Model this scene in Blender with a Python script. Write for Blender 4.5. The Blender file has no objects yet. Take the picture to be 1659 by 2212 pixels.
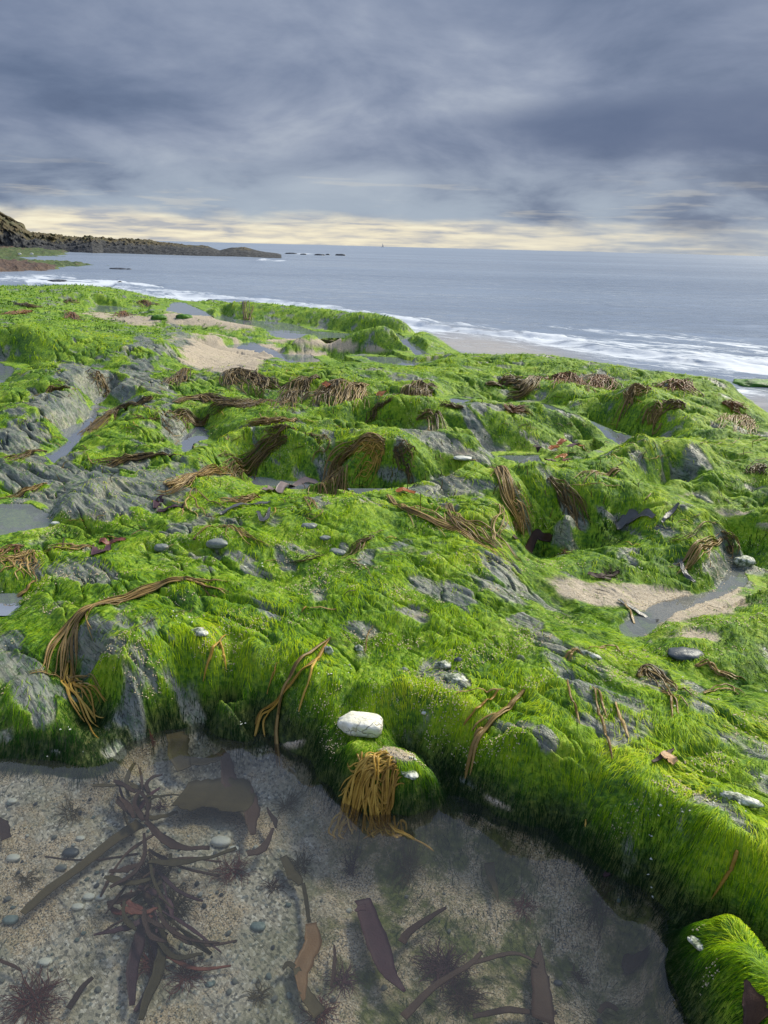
import bpy, math, random
import numpy as np
from mathutils import Vector
rnd = random.Random(7)
RNG = np.random.default_rng(11)
scene = bpy.context.scene
COL = scene.collection

# ------------------------------------------------------------------ camera
CAM_Z = 1.45
PITCH = math.radians(20.5); ROLL = math.radians(1.45)
F = 1534.0
fwd = np.array([0, math.cos(PITCH), -math.sin(PITCH)])
r0 = np.array([1.0, 0, 0]); u0 = np.array([0, math.sin(PITCH), math.cos(PITCH)])
Rv = math.cos(ROLL)*r0 + math.sin(ROLL)*u0
Uv = -math.sin(ROLL)*r0 + math.cos(ROLL)*u0
CAM = np.array([0, 0, CAM_Z])

def rays(u, v):
    u = np.asarray(u, float); v = np.asarray(v, float)
    a = (u-829.5)/F; b = (1106.0-v)/F
    return fwd + a[..., None]*Rv + b[..., None]*Uv

def P(u, v, z=0.0):
    d = rays(u, v)
    z = np.asarray(z, float)
    t = (z-CAM_Z)/np.minimum(d[..., 2], -1e-4)
    return CAM + t[..., None]*d

def project(p):
    q = p-CAM
    w = np.maximum(q@fwd, 1e-3)
    return 829.5+F*(q@Rv)/w, 1106-F*(q@Uv)/w

# ------------------------------------------------------------------ noise
def _h(ix, iy, seed):
    n = (ix.astype(np.int64)*374761393 + iy.astype(np.int64)*668265263 + seed*1442695041) & 0xffffffff
    n = ((n ^ (n >> 13))*1274126177) & 0xffffffff
    n = ((n ^ (n >> 16))*2246822519) & 0xffffffff
    return (n ^ (n >> 15)).astype(np.float64)/4294967296.0

def noise(x, y, seed=0):
    x = np.asarray(x, float); y = np.asarray(y, float)
    ix = np.floor(x); iy = np.floor(y); fx = x-ix; fy = y-iy
    ix = ix.astype(np.int64); iy = iy.astype(np.int64)
    ux = fx*fx*fx*(fx*(fx*6-15)+10); uy = fy*fy*fy*(fy*(fy*6-15)+10)
    def g(dx, dy):
        a = _h(ix+dx, iy+dy, seed)*2*math.pi
        return np.cos(a)*(fx-dx)+np.sin(a)*(fy-dy)
    n0 = g(0, 0)*(1-ux)+g(1, 0)*ux; n1 = g(0, 1)*(1-ux)+g(1, 1)*ux
    return (n0*(1-uy)+n1*uy)*1.5

def fbm(x, y, seed=0, oct=4, gain=.5):
    s = 0; a = 1.0; f = 1.0; t = 0
    for k in range(oct):
        s = s+a*noise(x*f+13.7*k, y*f-7.3*k, seed+k*17); t += a; a *= gain; f *= 2.03
    return s/t

def sstep(a, b, x):
    t = np.clip((x-a)/(b-a), 0, 1); return t*t*(3-2*t)

# ------------------------------------------------------------------ mesh helpers
def mesh_np(name, verts, faces_idx, loop_tot, mat, attrs=None, parent=None, smooth=True, cols=None):
    """verts Nx3, faces_idx flat loops, loop_tot per-face counts"""
    me = bpy.data.meshes.new(name)
    n = len(verts); me.vertices.add(n)
    me.vertices.foreach_set('co', np.ascontiguousarray(verts, dtype=np.float32).ravel())
    me.loops.add(len(faces_idx)); me.loops.foreach_set('vertex_index', np.ascontiguousarray(faces_idx, dtype=np.int32))
    me.polygons.add(len(loop_tot))
    lt = np.ascontiguousarray(loop_tot, dtype=np.int32)
    ls = np.concatenate([[0], np.cumsum(lt)[:-1]]).astype(np.int32)
    me.polygons.foreach_set('loop_start', ls); me.polygons.foreach_set('loop_total', lt)
    if smooth: me.polygons.foreach_set('use_smooth', np.ones(len(lt), dtype=bool))
    for k, a in (attrs or {}).items():
        at = me.attributes.new(k, 'FLOAT', 'POINT'); at.data.foreach_set('value', np.ascontiguousarray(a, dtype=np.float32))
    me.update(calc_edges=True)
    if mat: me.materials.append(mat)
    o = bpy.data.objects.new(name, me); COL.objects.link(o)
    if parent: o.parent = parent
    return o

def grid_faces(nr, nc, wrap=False):
    i = np.arange(nr-1)[:, None]; j = np.arange(nc if wrap else nc-1)[None, :]
    j2 = (j+1) % nc
    a = i*nc+j; b = i*nc+j2; c = (i+1)*nc+j2; d = (i+1)*nc+j
    f = np.stack([a, b, c, d], -1).reshape(-1)
    return f, np.full(len(f)//4, 4)

def tag(o, label=None, cat=None, group=None, kind=None):
    if label: o['label'] = label
    if cat: o['category'] = cat
    if group: o['group'] = group
    if kind: o['kind'] = kind
    return o

def empty(name, loc=(0, 0, 0)):
    o = bpy.data.objects.new(name, None); COL.objects.link(o); o.location = loc; o.empty_display_size = .05
    return o

# ------------------------------------------------------------------ node helpers
class NT:
    def __init__(s, name, world=False):
        if world:
            s.m = bpy.data.worlds.new(name)
        else:
            s.m = bpy.data.materials.new(name)
        s.m.use_nodes = True; s.t = s.m.node_tree; s.t.nodes.clear()
    def n(s, typ, ins=None, **props):
        nd = s.t.nodes.new(typ)
        for k, v in props.items(): setattr(nd, k, v)
        for k, v in (ins or {}).items():
            sock = nd.inputs[k]
            if hasattr(v, 'default_value') or isinstance(v, bpy.types.NodeSocket): s.t.links.new(v, sock)
            else:
                try: sock.default_value = v
                except Exception:
                    sock.default_value = (*v, 1.0) if len(v) == 3 else v
        return nd
    def link(s, a, b): s.t.links.new(a, b)
    def math(s, op, a, b=0.0, c=None, clamp=False):
        ins = {0: a, 1: b}
        if c is not None: ins[2] = c
        return s.n('ShaderNodeMath', ins, operation=op, use_clamp=clamp).outputs[0]
    def noise(s, vec, scale, detail=3, rough=.55, dist=0, w=None):
        return s.n('ShaderNodeTexNoise', {'Vector': vec, 'Scale': scale, 'Detail': detail, 'Roughness': rough, 'Distortion': dist}).outputs['Fac']
    def ramp(s, fac, stops, interp='LINEAR'):
        nd = s.n('ShaderNodeValToRGB', {'Fac': fac}); cr = nd.color_ramp; cr.interpolation = interp
        while len(cr.elements) > 1: cr.elements.remove(cr.elements[-1])
        cr.elements[0].position = stops[0][0]; cr.elements[0].color = (*c3(stops[0][1]), 1)
        for p, c in stops[1:]:
            e = cr.elements.new(p); e.color = (*c3(c), 1)
        return nd.outputs['Color']
    def mr(s, v, a, b, c=0.0, d=1.0, smooth=True):
        return s.n('ShaderNodeMapRange', {'Value': v, 'From Min': a, 'From Max': b, 'To Min': c, 'To Max': d},
                   interpolation_type='SMOOTHSTEP' if smooth else 'LINEAR').outputs[0]
    def mix(s, f, a, b, mode='MIX'):
        nd = s.n('ShaderNodeMix', data_type='RGBA', blend_type=mode)
        for idx, v in ((0, f), (6, a), (7, b)):
            if isinstance(v, bpy.types.NodeSocket): s.t.links.new(v, nd.inputs[idx])
            else: nd.inputs[idx].default_value = v if idx == 0 else (*c3(v), 1)
        return nd.outputs[2]
    def attr(s, name): return s.n('ShaderNodeAttribute', attribute_name=name).outputs['Fac']
    def pos(s): return s.n('ShaderNodeNewGeometry').outputs['Position']
    def mapv(s, vec, scale=(1, 1, 1), rot=(0, 0, 0), loc=(0, 0, 0)):
        return s.n('ShaderNodeMapping', {'Vector': vec, 'Scale': scale, 'Rotation': rot, 'Location': loc}).outputs[0]
    def bump(s, h, strength=.5, dist=.01, normal=None):
        ins = {'Height': h, 'Strength': strength, 'Distance': dist}
        if normal is not None: ins['Normal'] = normal
        return s.n('ShaderNodeBump', ins).outputs[0]
    def out(s, sh):
        s.n('ShaderNodeOutputMaterial', {'Surface': sh}); return s.m

def c3(c):
    if isinstance(c, (int, float)): return (c, c, c)
    return tuple(c)[:3]
def srgb(r, g, b):
    f = lambda x: (x/255/12.92) if x/255 <= .04045 else ((x/255+.055)/1.055)**2.4
    return (f(r), f(g), f(b))
def principled(nt, **ins):
    names = {'color': 'Base Color', 'rough': 'Roughness', 'normal': 'Normal', 'spec': 'Specular IOR Level', 'trans': 'Transmission Weight',
             'metal': 'Metallic', 'coat': 'Coat Weight', 'coatr': 'Coat Roughness', 'ior': 'IOR', 'alpha': 'Alpha', 'sss': 'Subsurface Weight'}
    d = {}
    for k, v in ins.items():
        if k == 'color' and not isinstance(v, bpy.types.NodeSocket): v = (*c3(v), 1)
        d[names[k]] = v
    return nt.n('ShaderNodeBsdfPrincipled', d).outputs[0]
# ------------------------------------------------------------------ the rock shelf: heights at surveyed points
SEA_Z = -0.22
# rows of (u, v, z): where a point of the shelf is seen in the photograph and how high it lies above the near pool
CTL = """
-900 2900 -.14 -300 2900 -.14 400 2900 -.14 1000 2900 -.13 1600 2900 -.1 2300 2900 .1
-700 2212 -.12 -200 2212 -.11 200 2212 -.12 500 2212 -.13 800 2212 -.13 1100 2212 -.13 1380 2212 -.14 1430 2212 -.1
-500 1950 -.1 -150 1950 -.08 200 1950 -.09 450 1950 -.11 700 1950 -.13 950 1950 -.12 1150 1980 -.12 1300 2020 -.12 1370 2080 -.13 1400 2140 -.14
-400 1780 -.07 -100 1780 -.05 100 1780 -.06 300 1800 -.08 500 1800 -.1 700 1830 -.11 900 1860 -.1 1100 1850 -.09 1250 1900 -.08 1340 1960 -.07
-300 1700 -.02 0 1690 -.02 120 1700 -.03 250 1720 -.06 400 1680 -.09 520 1680 -.09 620 1720 -.08
-300 1640 .0 0 1640 .0 120 1645 .0 190 1660 .0 250 1650 -.01 300 1612 -.03 400 1578 -.05 500 1580 -.05 590 1600 -.03 650 1640 -.01 700 1690 -.01 730 1740 -.03 780 1785 -.05 850 1800 -.06 930 1790 -.05 965 1745 -.01 1040 1752 -.01 1110 1772 -.02 1180 1785 -.03 1240 1805 -.02 1300 1838 -.01 1360 1875 -.02 1420 1915 -.01 1450 1965 -.02
-300 1580 .05 0 1590 .05 60 1600 .04 140 1600 .05 200 1620 .03 250 1600 .03 300 1560 .03 400 1535 .03 500 1545 .03 590 1570 .02 640 1600 .04
-300 1450 .14 0 1500 .11 60 1470 .14 110 1540 .09 160 1560 .07 210 1500 .05 240 1540 .035
-300 1330 .17 0 1380 .14 60 1330 .17 130 1400 .15 150 1450 .1 175 1470 .1
150 1350 .19 200 1360 .22 270 1370 .22 200 1430 .2 260 1460 .19 330 1480 .16 240 1485 .12 300 1505 .1 360 1505 .12
400 1480 .16 480 1500 .15 560 1510 .15 640 1520 .14 700 1500 .16
720 1590 .1 775 1592 .1 830 1590 .1 700 1640 .06 760 1620 .1 860 1625 .11 900 1650 .1 940 1690 .07 800 1680 .09 870 1700 .08 740 1700 .04 900 1740 .04 960 1650 .05 700 1560 .11 860 1560 .11 900 1600 .06
980 1680 .03 1040 1715 .03 1100 1745 .02
900 1530 .16 980 1565 .17 1060 1600 .175 1150 1640 .18 1250 1690 .18 1350 1745 .18 1430 1800 .18 1520 1860 .18 1590 1910 .18 1700 1980 .18
960 1610 .08 1050 1660 .07 1150 1715 .06 1250 1775 .05 1350 1835 .05 1420 1880 .05 1500 1935 .06 1570 1985 .08 1640 2030 .09 1760 2080 .1
1440 1990 -.01 1480 1990 .0 1530 2005 .0 1580 2022 .01 1640 2050 .03 1720 2080 .06
1425 2035 .03 1470 2022 .07 1530 2040 .1 1440 2070 .06 1550 2070 .15 1650 2110 .17 1800 2150 .18 1470 2110 .09 1510 2160 .11 1560 2212 .12 1659 2212 .18 1900 2300 .2 1700 2500 .16 1600 2400 .06
1413 2060 -.06 1425 2120 -.08 1455 2212 -.08 1500 2400 -.1
650 1440 .19 800 1440 .2 900 1450 .2 800 1500 .18 1000 1480 .21 1120 1530 .2 1250 1560 .21 1400 1620 .21 1550 1700 .21 1700 1790 .22 1900 1900 .22
400 1400 .2 500 1420 .2 600 1380 .21 500 1340 .23 700 1340 .24 900 1340 .24 1050 1380 .24 1200 1430 .24 1350 1490 .23 1500 1550 .23 1659 1620 .23 1900 1700 .24
300 1300 .24 400 1270 .25 550 1250 .26 700 1260 .27 850 1250 .28 1000 1270 .27 1150 1330 .25 1300 1390 .22 1450 1440 .2 1600 1480 .21 1800 1500 .22
100 1290 .19 150 1240 .22 250 1220 .25 350 1200 .26 0 1240 .2 50 1200 .2 -200 1250 .2 20 1290 .13 -80 1300 .13 30 1320 .14
500 1180 .29 620 1160 .3 750 1150 .31 900 1160 .31 1000 1200 .3 1080 1240 .27 950 1230 .28
560 1100 .29 650 1090 .31 750 1080 .325 830 1072 .34 900 1068 .34 980 1066 .34 1050 1085 .33 1100 1130 .3 1110 1170 .27 1090 1200 .27
-200 1130 .18 0 1110 .185 60 1090 .185 110 1100 .19 0 1160 .19 120 1140 .2 -200 1040 .2 0 1050 .2 60 1030 .22
130 1085 .25 200 1050 .29 300 1020 .31 350 1010 .31 200 1110 .25 300 1100 .27 380 1070 .29 270 1150 .24 400 1130 .27 450 1060 .29 500 1050 .28 160 1170 .21
0 1000 .25 100 985 .26 180 995 .28 -200 990 .25
1160 1170 .1 1200 1175 .09 1250 1170 .12 1290 1178 .15 1130 1200 .16
950 1015 .36 1020 1020 .38 1090 1040 .38 1110 1062 .35 1150 1085 .32 1200 1100 .31 1250 1118 .3 1310 1130 .26 1340 1145 .22
1140 1020 .4 1200 1040 .39 1280 1060 .37 1340 1100 .3
1180 1210 .19 1250 1200 .2 1320 1180 .22 1400 1180 .24 1480 1200 .24 1540 1220 .23 1570 1240 .2 1400 1230 .2 1300 1230 .19 1500 1250 .19
1150 1290 .22 1200 1310 .17 1280 1290 .17 1350 1290 .165 1400 1320 .155 1460 1300 .15 1540 1300 .15 1590 1280 .15 1590 1240 .155 1380 1370 .165 1330 1340 .17 1650 1250 .16 1800 1230 .17
1500 1350 .2 1600 1320 .22 1659 1310 .23 1500 1410 .21 1650 1400 .23 1800 1350 .25
1585 1195 .13 1620 1205 .13 1659 1220 .16 1560 1160 .26 1610 1165 .22 1659 1180 .2 1580 1175 .2 1800 1190 .25
1400 1110 .32 1500 1130 .31 1560 1145 .29 1450 1090 .34 1350 1060 .36 1280 1030 .38
1420 1050 .27 1450 1045 .24 1500 1062 .25 1580 1070 .26 1659 1085 .26 1520 1090 .29 1600 1110 .28 1700 1130 .3 1900 1120 .3
1300 1010 .4 1350 995 .42 1420 990 .44 1500 1000 .43 1600 1030 .4 1700 1050 .38 1450 1025 .37 1560 1045 .34 1640 1068 .32 1500 960 .47 1600 975 .46 1700 990 .44 1900 1000 .4
560 1038 .14 620 1048 .14 690 1062 .15 760 1064 .16 850 1060 .18 940 1050 .22 1000 1055 .25
520 1010 .2 590 1020 .18 640 1040 .18 700 1050 .19 800 1045 .2 880 1045 .22
580 990 .3 640 985 .32 690 1000 .3 720 1020 .24 560 960 .36 630 950 .38 700 960 .36 760 940 .4 820 955 .42 900 975 .4 760 990 .34 840 1000 .32 900 1010 .33 930 1035 .3
430 980 .28 470 950 .3 420 940 .27 400 965 .26 440 920 .31 380 900 .37 330 880 .45 290 900 .4 250 930 .36 200 965 .31 340 920 .38 300 960 .34 350 990 .32 260 990 .29 420 1000 .31 500 930 .36 560 910 .42 480 890 .42 600 890 .44 640 920 .42
110 975 .24 160 945 .24 190 920 .24 220 890 .25 235 870 .26 80 960 .27 120 930 .32 180 900 .29
0 960 .3 0 900 .38 60 900 .4 60 930 .34 -200 930 .35 130 860 .45 200 840 .42 240 830 .43 60 860 .36 20 870 .3 0 880 .28 -100 880 .28
0 820 .34 20 805 .34 -150 820 .34 50 800 .4 100 785 .52 170 790 .52 230 805 .48 290 820 .45 340 835 .45 100 830 .46 160 820 .5 250 850 .37 300 860 .4 0 790 .4
750 905 .3 800 925 .32 850 930 .3 700 915 .38 650 900 .42 870 935 .38 950 940 .42 1010 960 .4 1060 985 .33 1100 1005 .32 880 910 .22
750 870 .5 800 865 .5 850 878 .5 920 880 .5 860 900 .42 780 890 .42 1000 890 .5 1060 880 .5 1120 892 .48 1200 905 .44 1280 920 .38 1340 945 .28 1000 930 .32 1040 970 .23 1100 955 .3 1200 955 .3 1280 960 .27
1060 1000 .21 1110 995 .2 1160 1000 .21 1120 1012 .22 1210 985 .25 1240 1005 .3 1300 980 .25 1350 975 .22 1400 965 .23
1140 885 .24 1180 893 .22 1240 905 .21 1300 925 .19 1350 950 .18 1390 962 .19 1000 868 .32 1060 865 .3
1000 830 .46 1080 820 .48 1180 840 .45 1250 865 .44 1330 880 .44 1400 905 .42 1480 925 .42 1560 945 .42 1659 950 .42 1800 960 .4 1220 880 .34 1300 905 .28 1400 940 .27 1450 960 .3
500 810 .5 580 805 .52 660 815 .52 740 830 .5 820 830 .5 900 840 .5 600 850 .4 700 875 .36 500 850 .42 450 830 .42 400 820 .45 430 860 .4 550 870 .4
560 785 .52 650 790 .52 750 785 .52 850 795 .52 940 800 .52 1000 800 .5
975 772 .48 1050 780 .48 1120 768 .56 1200 780 .55 1300 798 .54 1400 820 .52 1480 838 .48 1560 838 .48 1590 850 .4 1608 866 .2 1100 800 .45 1250 825 .44 1400 850 .42 1500 868 .4 1560 878 .36
1630 902 .1 1659 918 .1 1750 945 .12 1650 925 .34 1600 905 .32 1630 938 .38 1900 960 .2
1000 755 -.1 1100 750 -.3 1200 762 -.3 1300 780 -.35 1400 800 -.35 1500 820 -.35 1600 838 -.35 1659 850 -.35 1630 874 -.25 1659 892 -.28 1720 905 -.3 1800 915 -.35 2100 960 -.35
950 762 .35 900 772 .35 860 780 .3 900 795 .35
400 800 .4 370 790 .42 430 785 .36 500 790 .3
420 745 .2 480 750 .19 550 770 .18 500 770 .19 600 778 .18 560 750 .17 620 760 .15 680 775 .16 740 770 .17 800 775 .2 850 772 .2 650 748 .16
0 770 .35 100 780 .38 200 790 .4 300 800 .42
0 735 .6 80 738 .6 160 738 .6 240 735 .62 310 735 .62 360 745 .6 390 765 .45 420 775 .35 340 775 .5 -200 735 .6 440 790 .32 -200 770 .4
60 722 .45 150 722 .42 230 722 .42 340 722 .42 400 735 .4 420 720 .35 480 735 .25 -200 715 .5
0 700 .4 100 705 .38 200 712 .36 300 715 .34 300 700 .25 350 700 .25 200 690 .22 250 685 .2 300 680 .18 100 690 .4 0 670 .42 60 660 .44 100 668 .4 -200 680 .4
600 738 .35 680 728 .4 760 732 .42 830 742 .4 890 755 .36 940 765 .3 640 742 .25 760 752 .25 850 765 .25
450 688 .16 500 700 .15 580 712 .14 660 720 .13 720 722 .13 380 670 .17 420 675 .16
330 675 .34 350 675 .3 400 680 .32 440 690 .32 520 705 .28 560 715 .25 400 700 .24 350 720 .36 440 715 .3 480 722 .24
490 665 .36 510 655 .45 560 660 .44 640 670 .42 720 685 .4 800 700 .38 860 712 .36 920 730 .34 945 745 .3 500 680 .22 600 690 .2 700 705 .2 800 722 .18 880 740 .16
470 648 .1 560 652 -.3 650 664 -.3 740 682 -.35 850 702 -.35 940 726 -.35 1000 742 -.3 850 680 -.4 1100 700 -.5 1400 760 -.5
0 622 .45 60 625 .45 130 632 .42 200 640 .4 170 650 .22 100 645 .36 0 645 .4 240 660 .16 200 670 .16 300 665 .16 -200 625 .4
520 680 -.5 600 690 -.5 680 703 -.5 760 718 -.5 840 736 -.5 910 756 -.5 955 790 -.5 985 835 -.5
1050 845 -.5 1120 840 -.5 1200 850 -.5 1300 868 -.5 1400 888 -.5 1500 905 -.5 1600 925 -.5
180 617 .4 230 620 .4 270 630 .2 330 640 .22 400 650 .2 300 640 .06 350 650 .12 420 655 .06 -200 600 -.1
0 606 -.2 80 610 -.25 150 610 -.2 220 612 -.3 300 622 -.4 380 635 -.35 450 642 -.35 0 598 -.3 150 600 -.35 300 605 -.5 500 630 -.6 800 640 -.8 1100 650 -.8 1659 700 -.8 -300 590 -.5
"""
_rows = []
for ln in CTL.strip().splitlines():
    q = np.array([float(t) for t in ln.split()]).reshape(-1, 3); _rows.append(q)
    if len(q) < 2: continue
    w = P(q[:, 0], q[:, 1], q[:, 2]); wa, wb = np.arctan2(w[:, 0], w[:, 1]), .5*np.log(w[:, 0]**2+w[:, 1]**2)
    for i in range(len(q)-1):
        g = math.hypot(wa[i+1]-wa[i], wb[i+1]-wb[i])
        if .035 < g < .2 and abs(q[i+1, 2]-q[i, 2]) < .08:
            m = 2 if g > .08 else 1
            for k in range(1, m+1): _rows.append((q[i]+(q[i+1]-q[i])*k/(m+1))[None])
_c = np.concatenate(_rows)
_W0 = P(_c[:, 0], _c[:, 1], _c[:, 2]); _f = sstep(3.0, 5.0, np.hypot(_W0[:, 0], _W0[:, 1]))
_c[:, 2] = np.where(_c[:, 2] > .22, .22+(_c[:, 2]-.22)*(1-.38*_f), _c[:, 2])
_sea = (_c[:, 2] < -.05) & (np.hypot(_W0[:, 0], _W0[:, 1]) > 3.6)
_c[_sea, 2] = np.minimum(_c[_sea, 2], -.5)
# ease impossible slopes between neighbouring points by sliding each along its own line of sight
MAXS = 2.2
for _it in range(80):
    _W = P(_c[:, 0], _c[:, 1], _c[:, 2])
    dx = _W[:, None, 0]-_W[None, :, 0]; dy = _W[:, None, 1]-_W[None, :, 1]; dz = _c[None, :, 2]-_c[:, None, 2]
    R_ = np.hypot(dx, dy); rr_ = np.hypot(_W[:, 0], _W[:, 1])
    lim = (MAXS+.7*sstep(2.6, 2.0, rr_)+1.0*sstep(1.5, 1.2, rr_))[:, None]*R_+.004
    ex = np.where((np.abs(dz) > lim) & (R_ < .35*rr_[:, None]), np.sign(dz)*(np.abs(dz)-lim), 0)
    cnt = np.maximum((ex != 0).sum(1), 1)
    stp = ex.sum(1)/cnt*.35
    _c[:, 2] += np.where(_sea, 0, stp)
print('steepest leftovers', np.abs(ex).max(), (np.abs(ex) > .02).sum())
_W = P(_c[:, 0], _c[:, 1], _c[:, 2]); _W[:, 2] = _c[:, 2]

def warp(x, y):
    return np.arctan2(x, y), .5*np.log(x*x+y*y+1e-9)

_wa, _wb = warp(_W[:, 0], _W[:, 1])
def _ker(a, b, pa, pb):
    r2 = (a[:, None]-pa[None])**2+(b[:, None]-pb[None])**2
    return np.sqrt(r2+0.00025)
_A = -_ker(_wa, _wb, _wa, _wb); _n = len(_wa)
_M = np.zeros((_n+3, _n+3)); _M[:_n, :_n] = _A + np.eye(_n)*.0016
_Q = np.stack([np.ones(_n), _wa, _wb], 1); _M[:_n, _n:] = _Q; _M[_n:, :_n] = _Q.T
_sol = np.linalg.solve(_M, np.concatenate([_c[:, 2], np.zeros(3)]))

# working grid over (angle, log distance)
A0, A1, NA = math.radians(-80), math.radians(80), 560
B0, B1, NB = math.log(.35), math.log(40.0), 640
ga = np.linspace(A0, A1, NA); gb = np.linspace(B0, B1, NB)
GA, GB = np.meshgrid(ga, gb)
CAs, CBs = np.meshgrid(np.linspace(A0, A1, NA//2+1), np.linspace(B0, B1, NB//2+1))
Hc = np.empty(CAs.size); fa = CAs.ravel(); fb = CBs.ravel()
for s in range(0, fa.size, 20000):
    sl = slice(s, s+20000)
    Hc[sl] = -_ker(fa[sl], fb[sl], _wa, _wb)@_sol[:_n] + _sol[_n]+_sol[_n+1]*fa[sl]+_sol[_n+2]*fb[sl]
Hc = Hc.reshape(CAs.shape)
def upsample(C, a, b):
    n1, n2 = C.shape[1]-1, C.shape[0]-1
    fx = np.clip((a-A0)/(A1-A0)*n1, 0, n1-.001); fy = np.clip((b-B0)/(B1-B0)*n2, 0, n2-.001)
    i = fx.astype(int); j = fy.astype(int); fx = fx-i; fy = fy-j
    return (C[j, i]*(1-fx)+C[j, i+1]*fx)*(1-fy)+(C[j+1, i]*(1-fx)+C[j+1, i+1]*fx)*fy
Hg = upsample(Hc, GA, GB)
def boxblur(G, k):
    for ax in (0, 1):
        for _ in range(2):
            pad = [(0, 0), (0, 0)]; pad[ax] = (k+1, k)
            c = np.cumsum(np.pad(G, pad, mode='edge'), axis=ax)
            n = G.shape[ax]
            G = (np.take(c, range(2*k+1, 2*k+1+n), ax)-np.take(c, range(0, n), ax))/(2*k+1)
    return G
Hg = Hg+(.5+.3*sstep(math.log(2.2), math.log(3.5), GB))*(Hg-boxblur(Hg, 9))*sstep(math.log(30), math.log(8), GB)

# standing water: name the outline (as seen in the photograph) and the level; the rock is hollowed to fit
PUD = [
 (.225, .04, 'small still pool cut by the left edge of the picture', [(-60, 790), (0, 791), (29, 801), (22, 817), (0, 830), (-60, 850)]),
 (.262, .05, 'narrow sky-lit pool between grey slate humps', [(239, 868), (205, 875), (192, 892), (190, 909), (132, 929), (149, 946), (128, 957), (97, 970), (120, 984), (150, 975), (174, 943), (202, 916), (207, 899), (214, 885), (240, 876)]),
 (.292, .03, 'small pool in a rock dip right of the narrow pool', [(424, 924), (448, 934), (450, 948), (418, 956), (408, 982), (394, 975), (392, 950), (417, 929)]),
 (.18, .03, 'shallow wet hollow at the left edge', [(-60, 1090), (0, 1096), (60, 1096), (102, 1112), (104, 1134), (50, 1142), (0, 1150), (-60, 1150)]),
 (.14, .06, 'dark slit of water left of the brown kelp ribbon', [(540, 1030), (626, 1040), (700, 1042), (702, 1052), (640, 1055), (555, 1046)]),
 (.16, .06, 'dark slit of water right of the brown weed tangle', [(765, 1058), (880, 1058), (945, 1060), (935, 1072), (850, 1075), (785, 1070)]),
 (.205, .04, 'shallow pool at the foot of the green ridge', [(1063, 1001), (1080, 989), (1160, 988), (1168, 1012), (1130, 1017), (1075, 1013)]),
 (.26, .02, 'thin film of water behind the green ridge', [(975, 863), (1045, 869), (1052, 881), (978, 877)]),
 (.205, .05, 'thin channel of water right of the green ridge', [(1139, 890), (1180, 887), (1270, 914), (1332, 936), (1356, 941), (1402, 956), (1396, 966), (1365, 979), (1322, 984), (1300, 976), (1345, 961), (1310, 944), (1240, 915), (1180, 899)]),
 (.165, .02, 'shallow milky pool over pale sand', [(1572, 1240), (1600, 1249), (1607, 1271), (1549, 1294), (1460, 1320), (1400, 1362), (1360, 1370), (1345, 1340), (1420, 1305), (1540, 1280)]),
 (.14, .04, 'bright pool behind the low green mounds', [(362, 670), (372, 655), (397, 657), (457, 679), (408, 678)]),
 (.13, .05, 'long bright pool behind the low ridge', [(466, 692), (492, 686), (522, 695), (567, 697), (618, 700), (673, 714), (747, 718), (741, 724), (693, 724), (645, 728), (589, 724), (572, 711), (538, 708)]),
 (.155, .03, 'wide pool beside the sand patch', [(486, 752), (550, 743), (569, 752), (613, 764), (661, 765), (690, 778), (625, 779), (603, 771), (550, 759)]),
 (.26, .04, 'pool behind the middle ridge', [(787, 773), (882, 776), (894, 783), (950, 783), (959, 791), (899, 794), (830, 786)]),
 (.2, .05, 'thin pool beside the shore', [(830, 733), (858, 726), (897, 745), (923, 761), (897, 762), (862, 744)]),
 (.17, .04, 'small bright far pool', [(203, 671), (212, 660), (262, 664), (280, 668), (225, 674)]),
]
def poly_sd(px, py, poly):
    """signed distance, positive inside"""
    d = np.full(px.shape, 1e9); ins = np.zeros(px.shape, bool); n = len(poly)
    for i in range(n):
        x0, y0 = poly[i]; x1, y1 = poly[(i+1) % n]
        ex, ey = x1-x0, y1-y0; t = np.clip(((px-x0)*ex+(py-y0)*ey)/(ex*ex+ey*ey+1e-12), 0, 1)
        d = np.minimum(d, np.hypot(px-x0-t*ex, py-y0-t*ey))
        c = ((y0 > py) != (y1 > py)) & (px < (x1-x0)*(py-y0)/((y1-y0) if y1 != y0 else 1e-12)+x0)
        ins ^= c
    return np.where(ins, d, -d)
PUDW = []
WETG = np.zeros(GA.shape)
def carve(G, GAx, GBx):
    R = np.exp(GBx)
    for zw, dep, lab, uv in PUDL:
        w = P(np.array([a for a, b in uv], float), np.array([b for a, b in uv], float), zw)
        a, b = warp(w[:, 0], w[:, 1]); poly = list(zip(a, b))
        m = (GAx > a.min()-.1) & (GAx < a.max()+.1) & (GBx > b.min()-.1) & (GBx < b.max()+.1)
        if not m.any(): continue
        ga_, gb_ = GAx[m], GBx[m]; r = R[m]
        sd = poly_sd(ga_, gb_, poly)+.006*fbm(ga_*60, gb_*60, 123, 3)
        g = G[m]
        cap = zw-dep*sstep(-.002, .03, sd)+np.maximum(-sd, 0)*r*1.3
        g = np.where(sd > -.09, np.minimum(g, cap), g)
        flo = zw+.004
        g = np.where((sd < 0) & (sd > -.022) & (g > zw-.1), np.maximum(g, flo), g)
        G[m] = g
        if G.shape == WETG.shape: WETG[m] = np.maximum(WETG[m], (sd > -.02)*(g < zw+.02))
    return G
GX = np.exp(GB)*np.sin(GA); GY = np.exp(GB)*np.cos(GA)

def bilin(G, a, b):
    fa_ = np.clip((a-A0)/(A1-A0)*(NA-1), 0, NA-1.001); fb_ = np.clip((b-B0)/(B1-B0)*(NB-1), 0, NB-1.001)
    i = fa_.astype(int); j = fb_.astype(int); fx = fa_-i; fy = fb_-j
    return (G[j, i]*(1-fx)+G[j, i+1]*fx)*(1-fy)+(G[j+1, i]*(1-fx)+G[j+1, i+1]*fx)*fy

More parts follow.
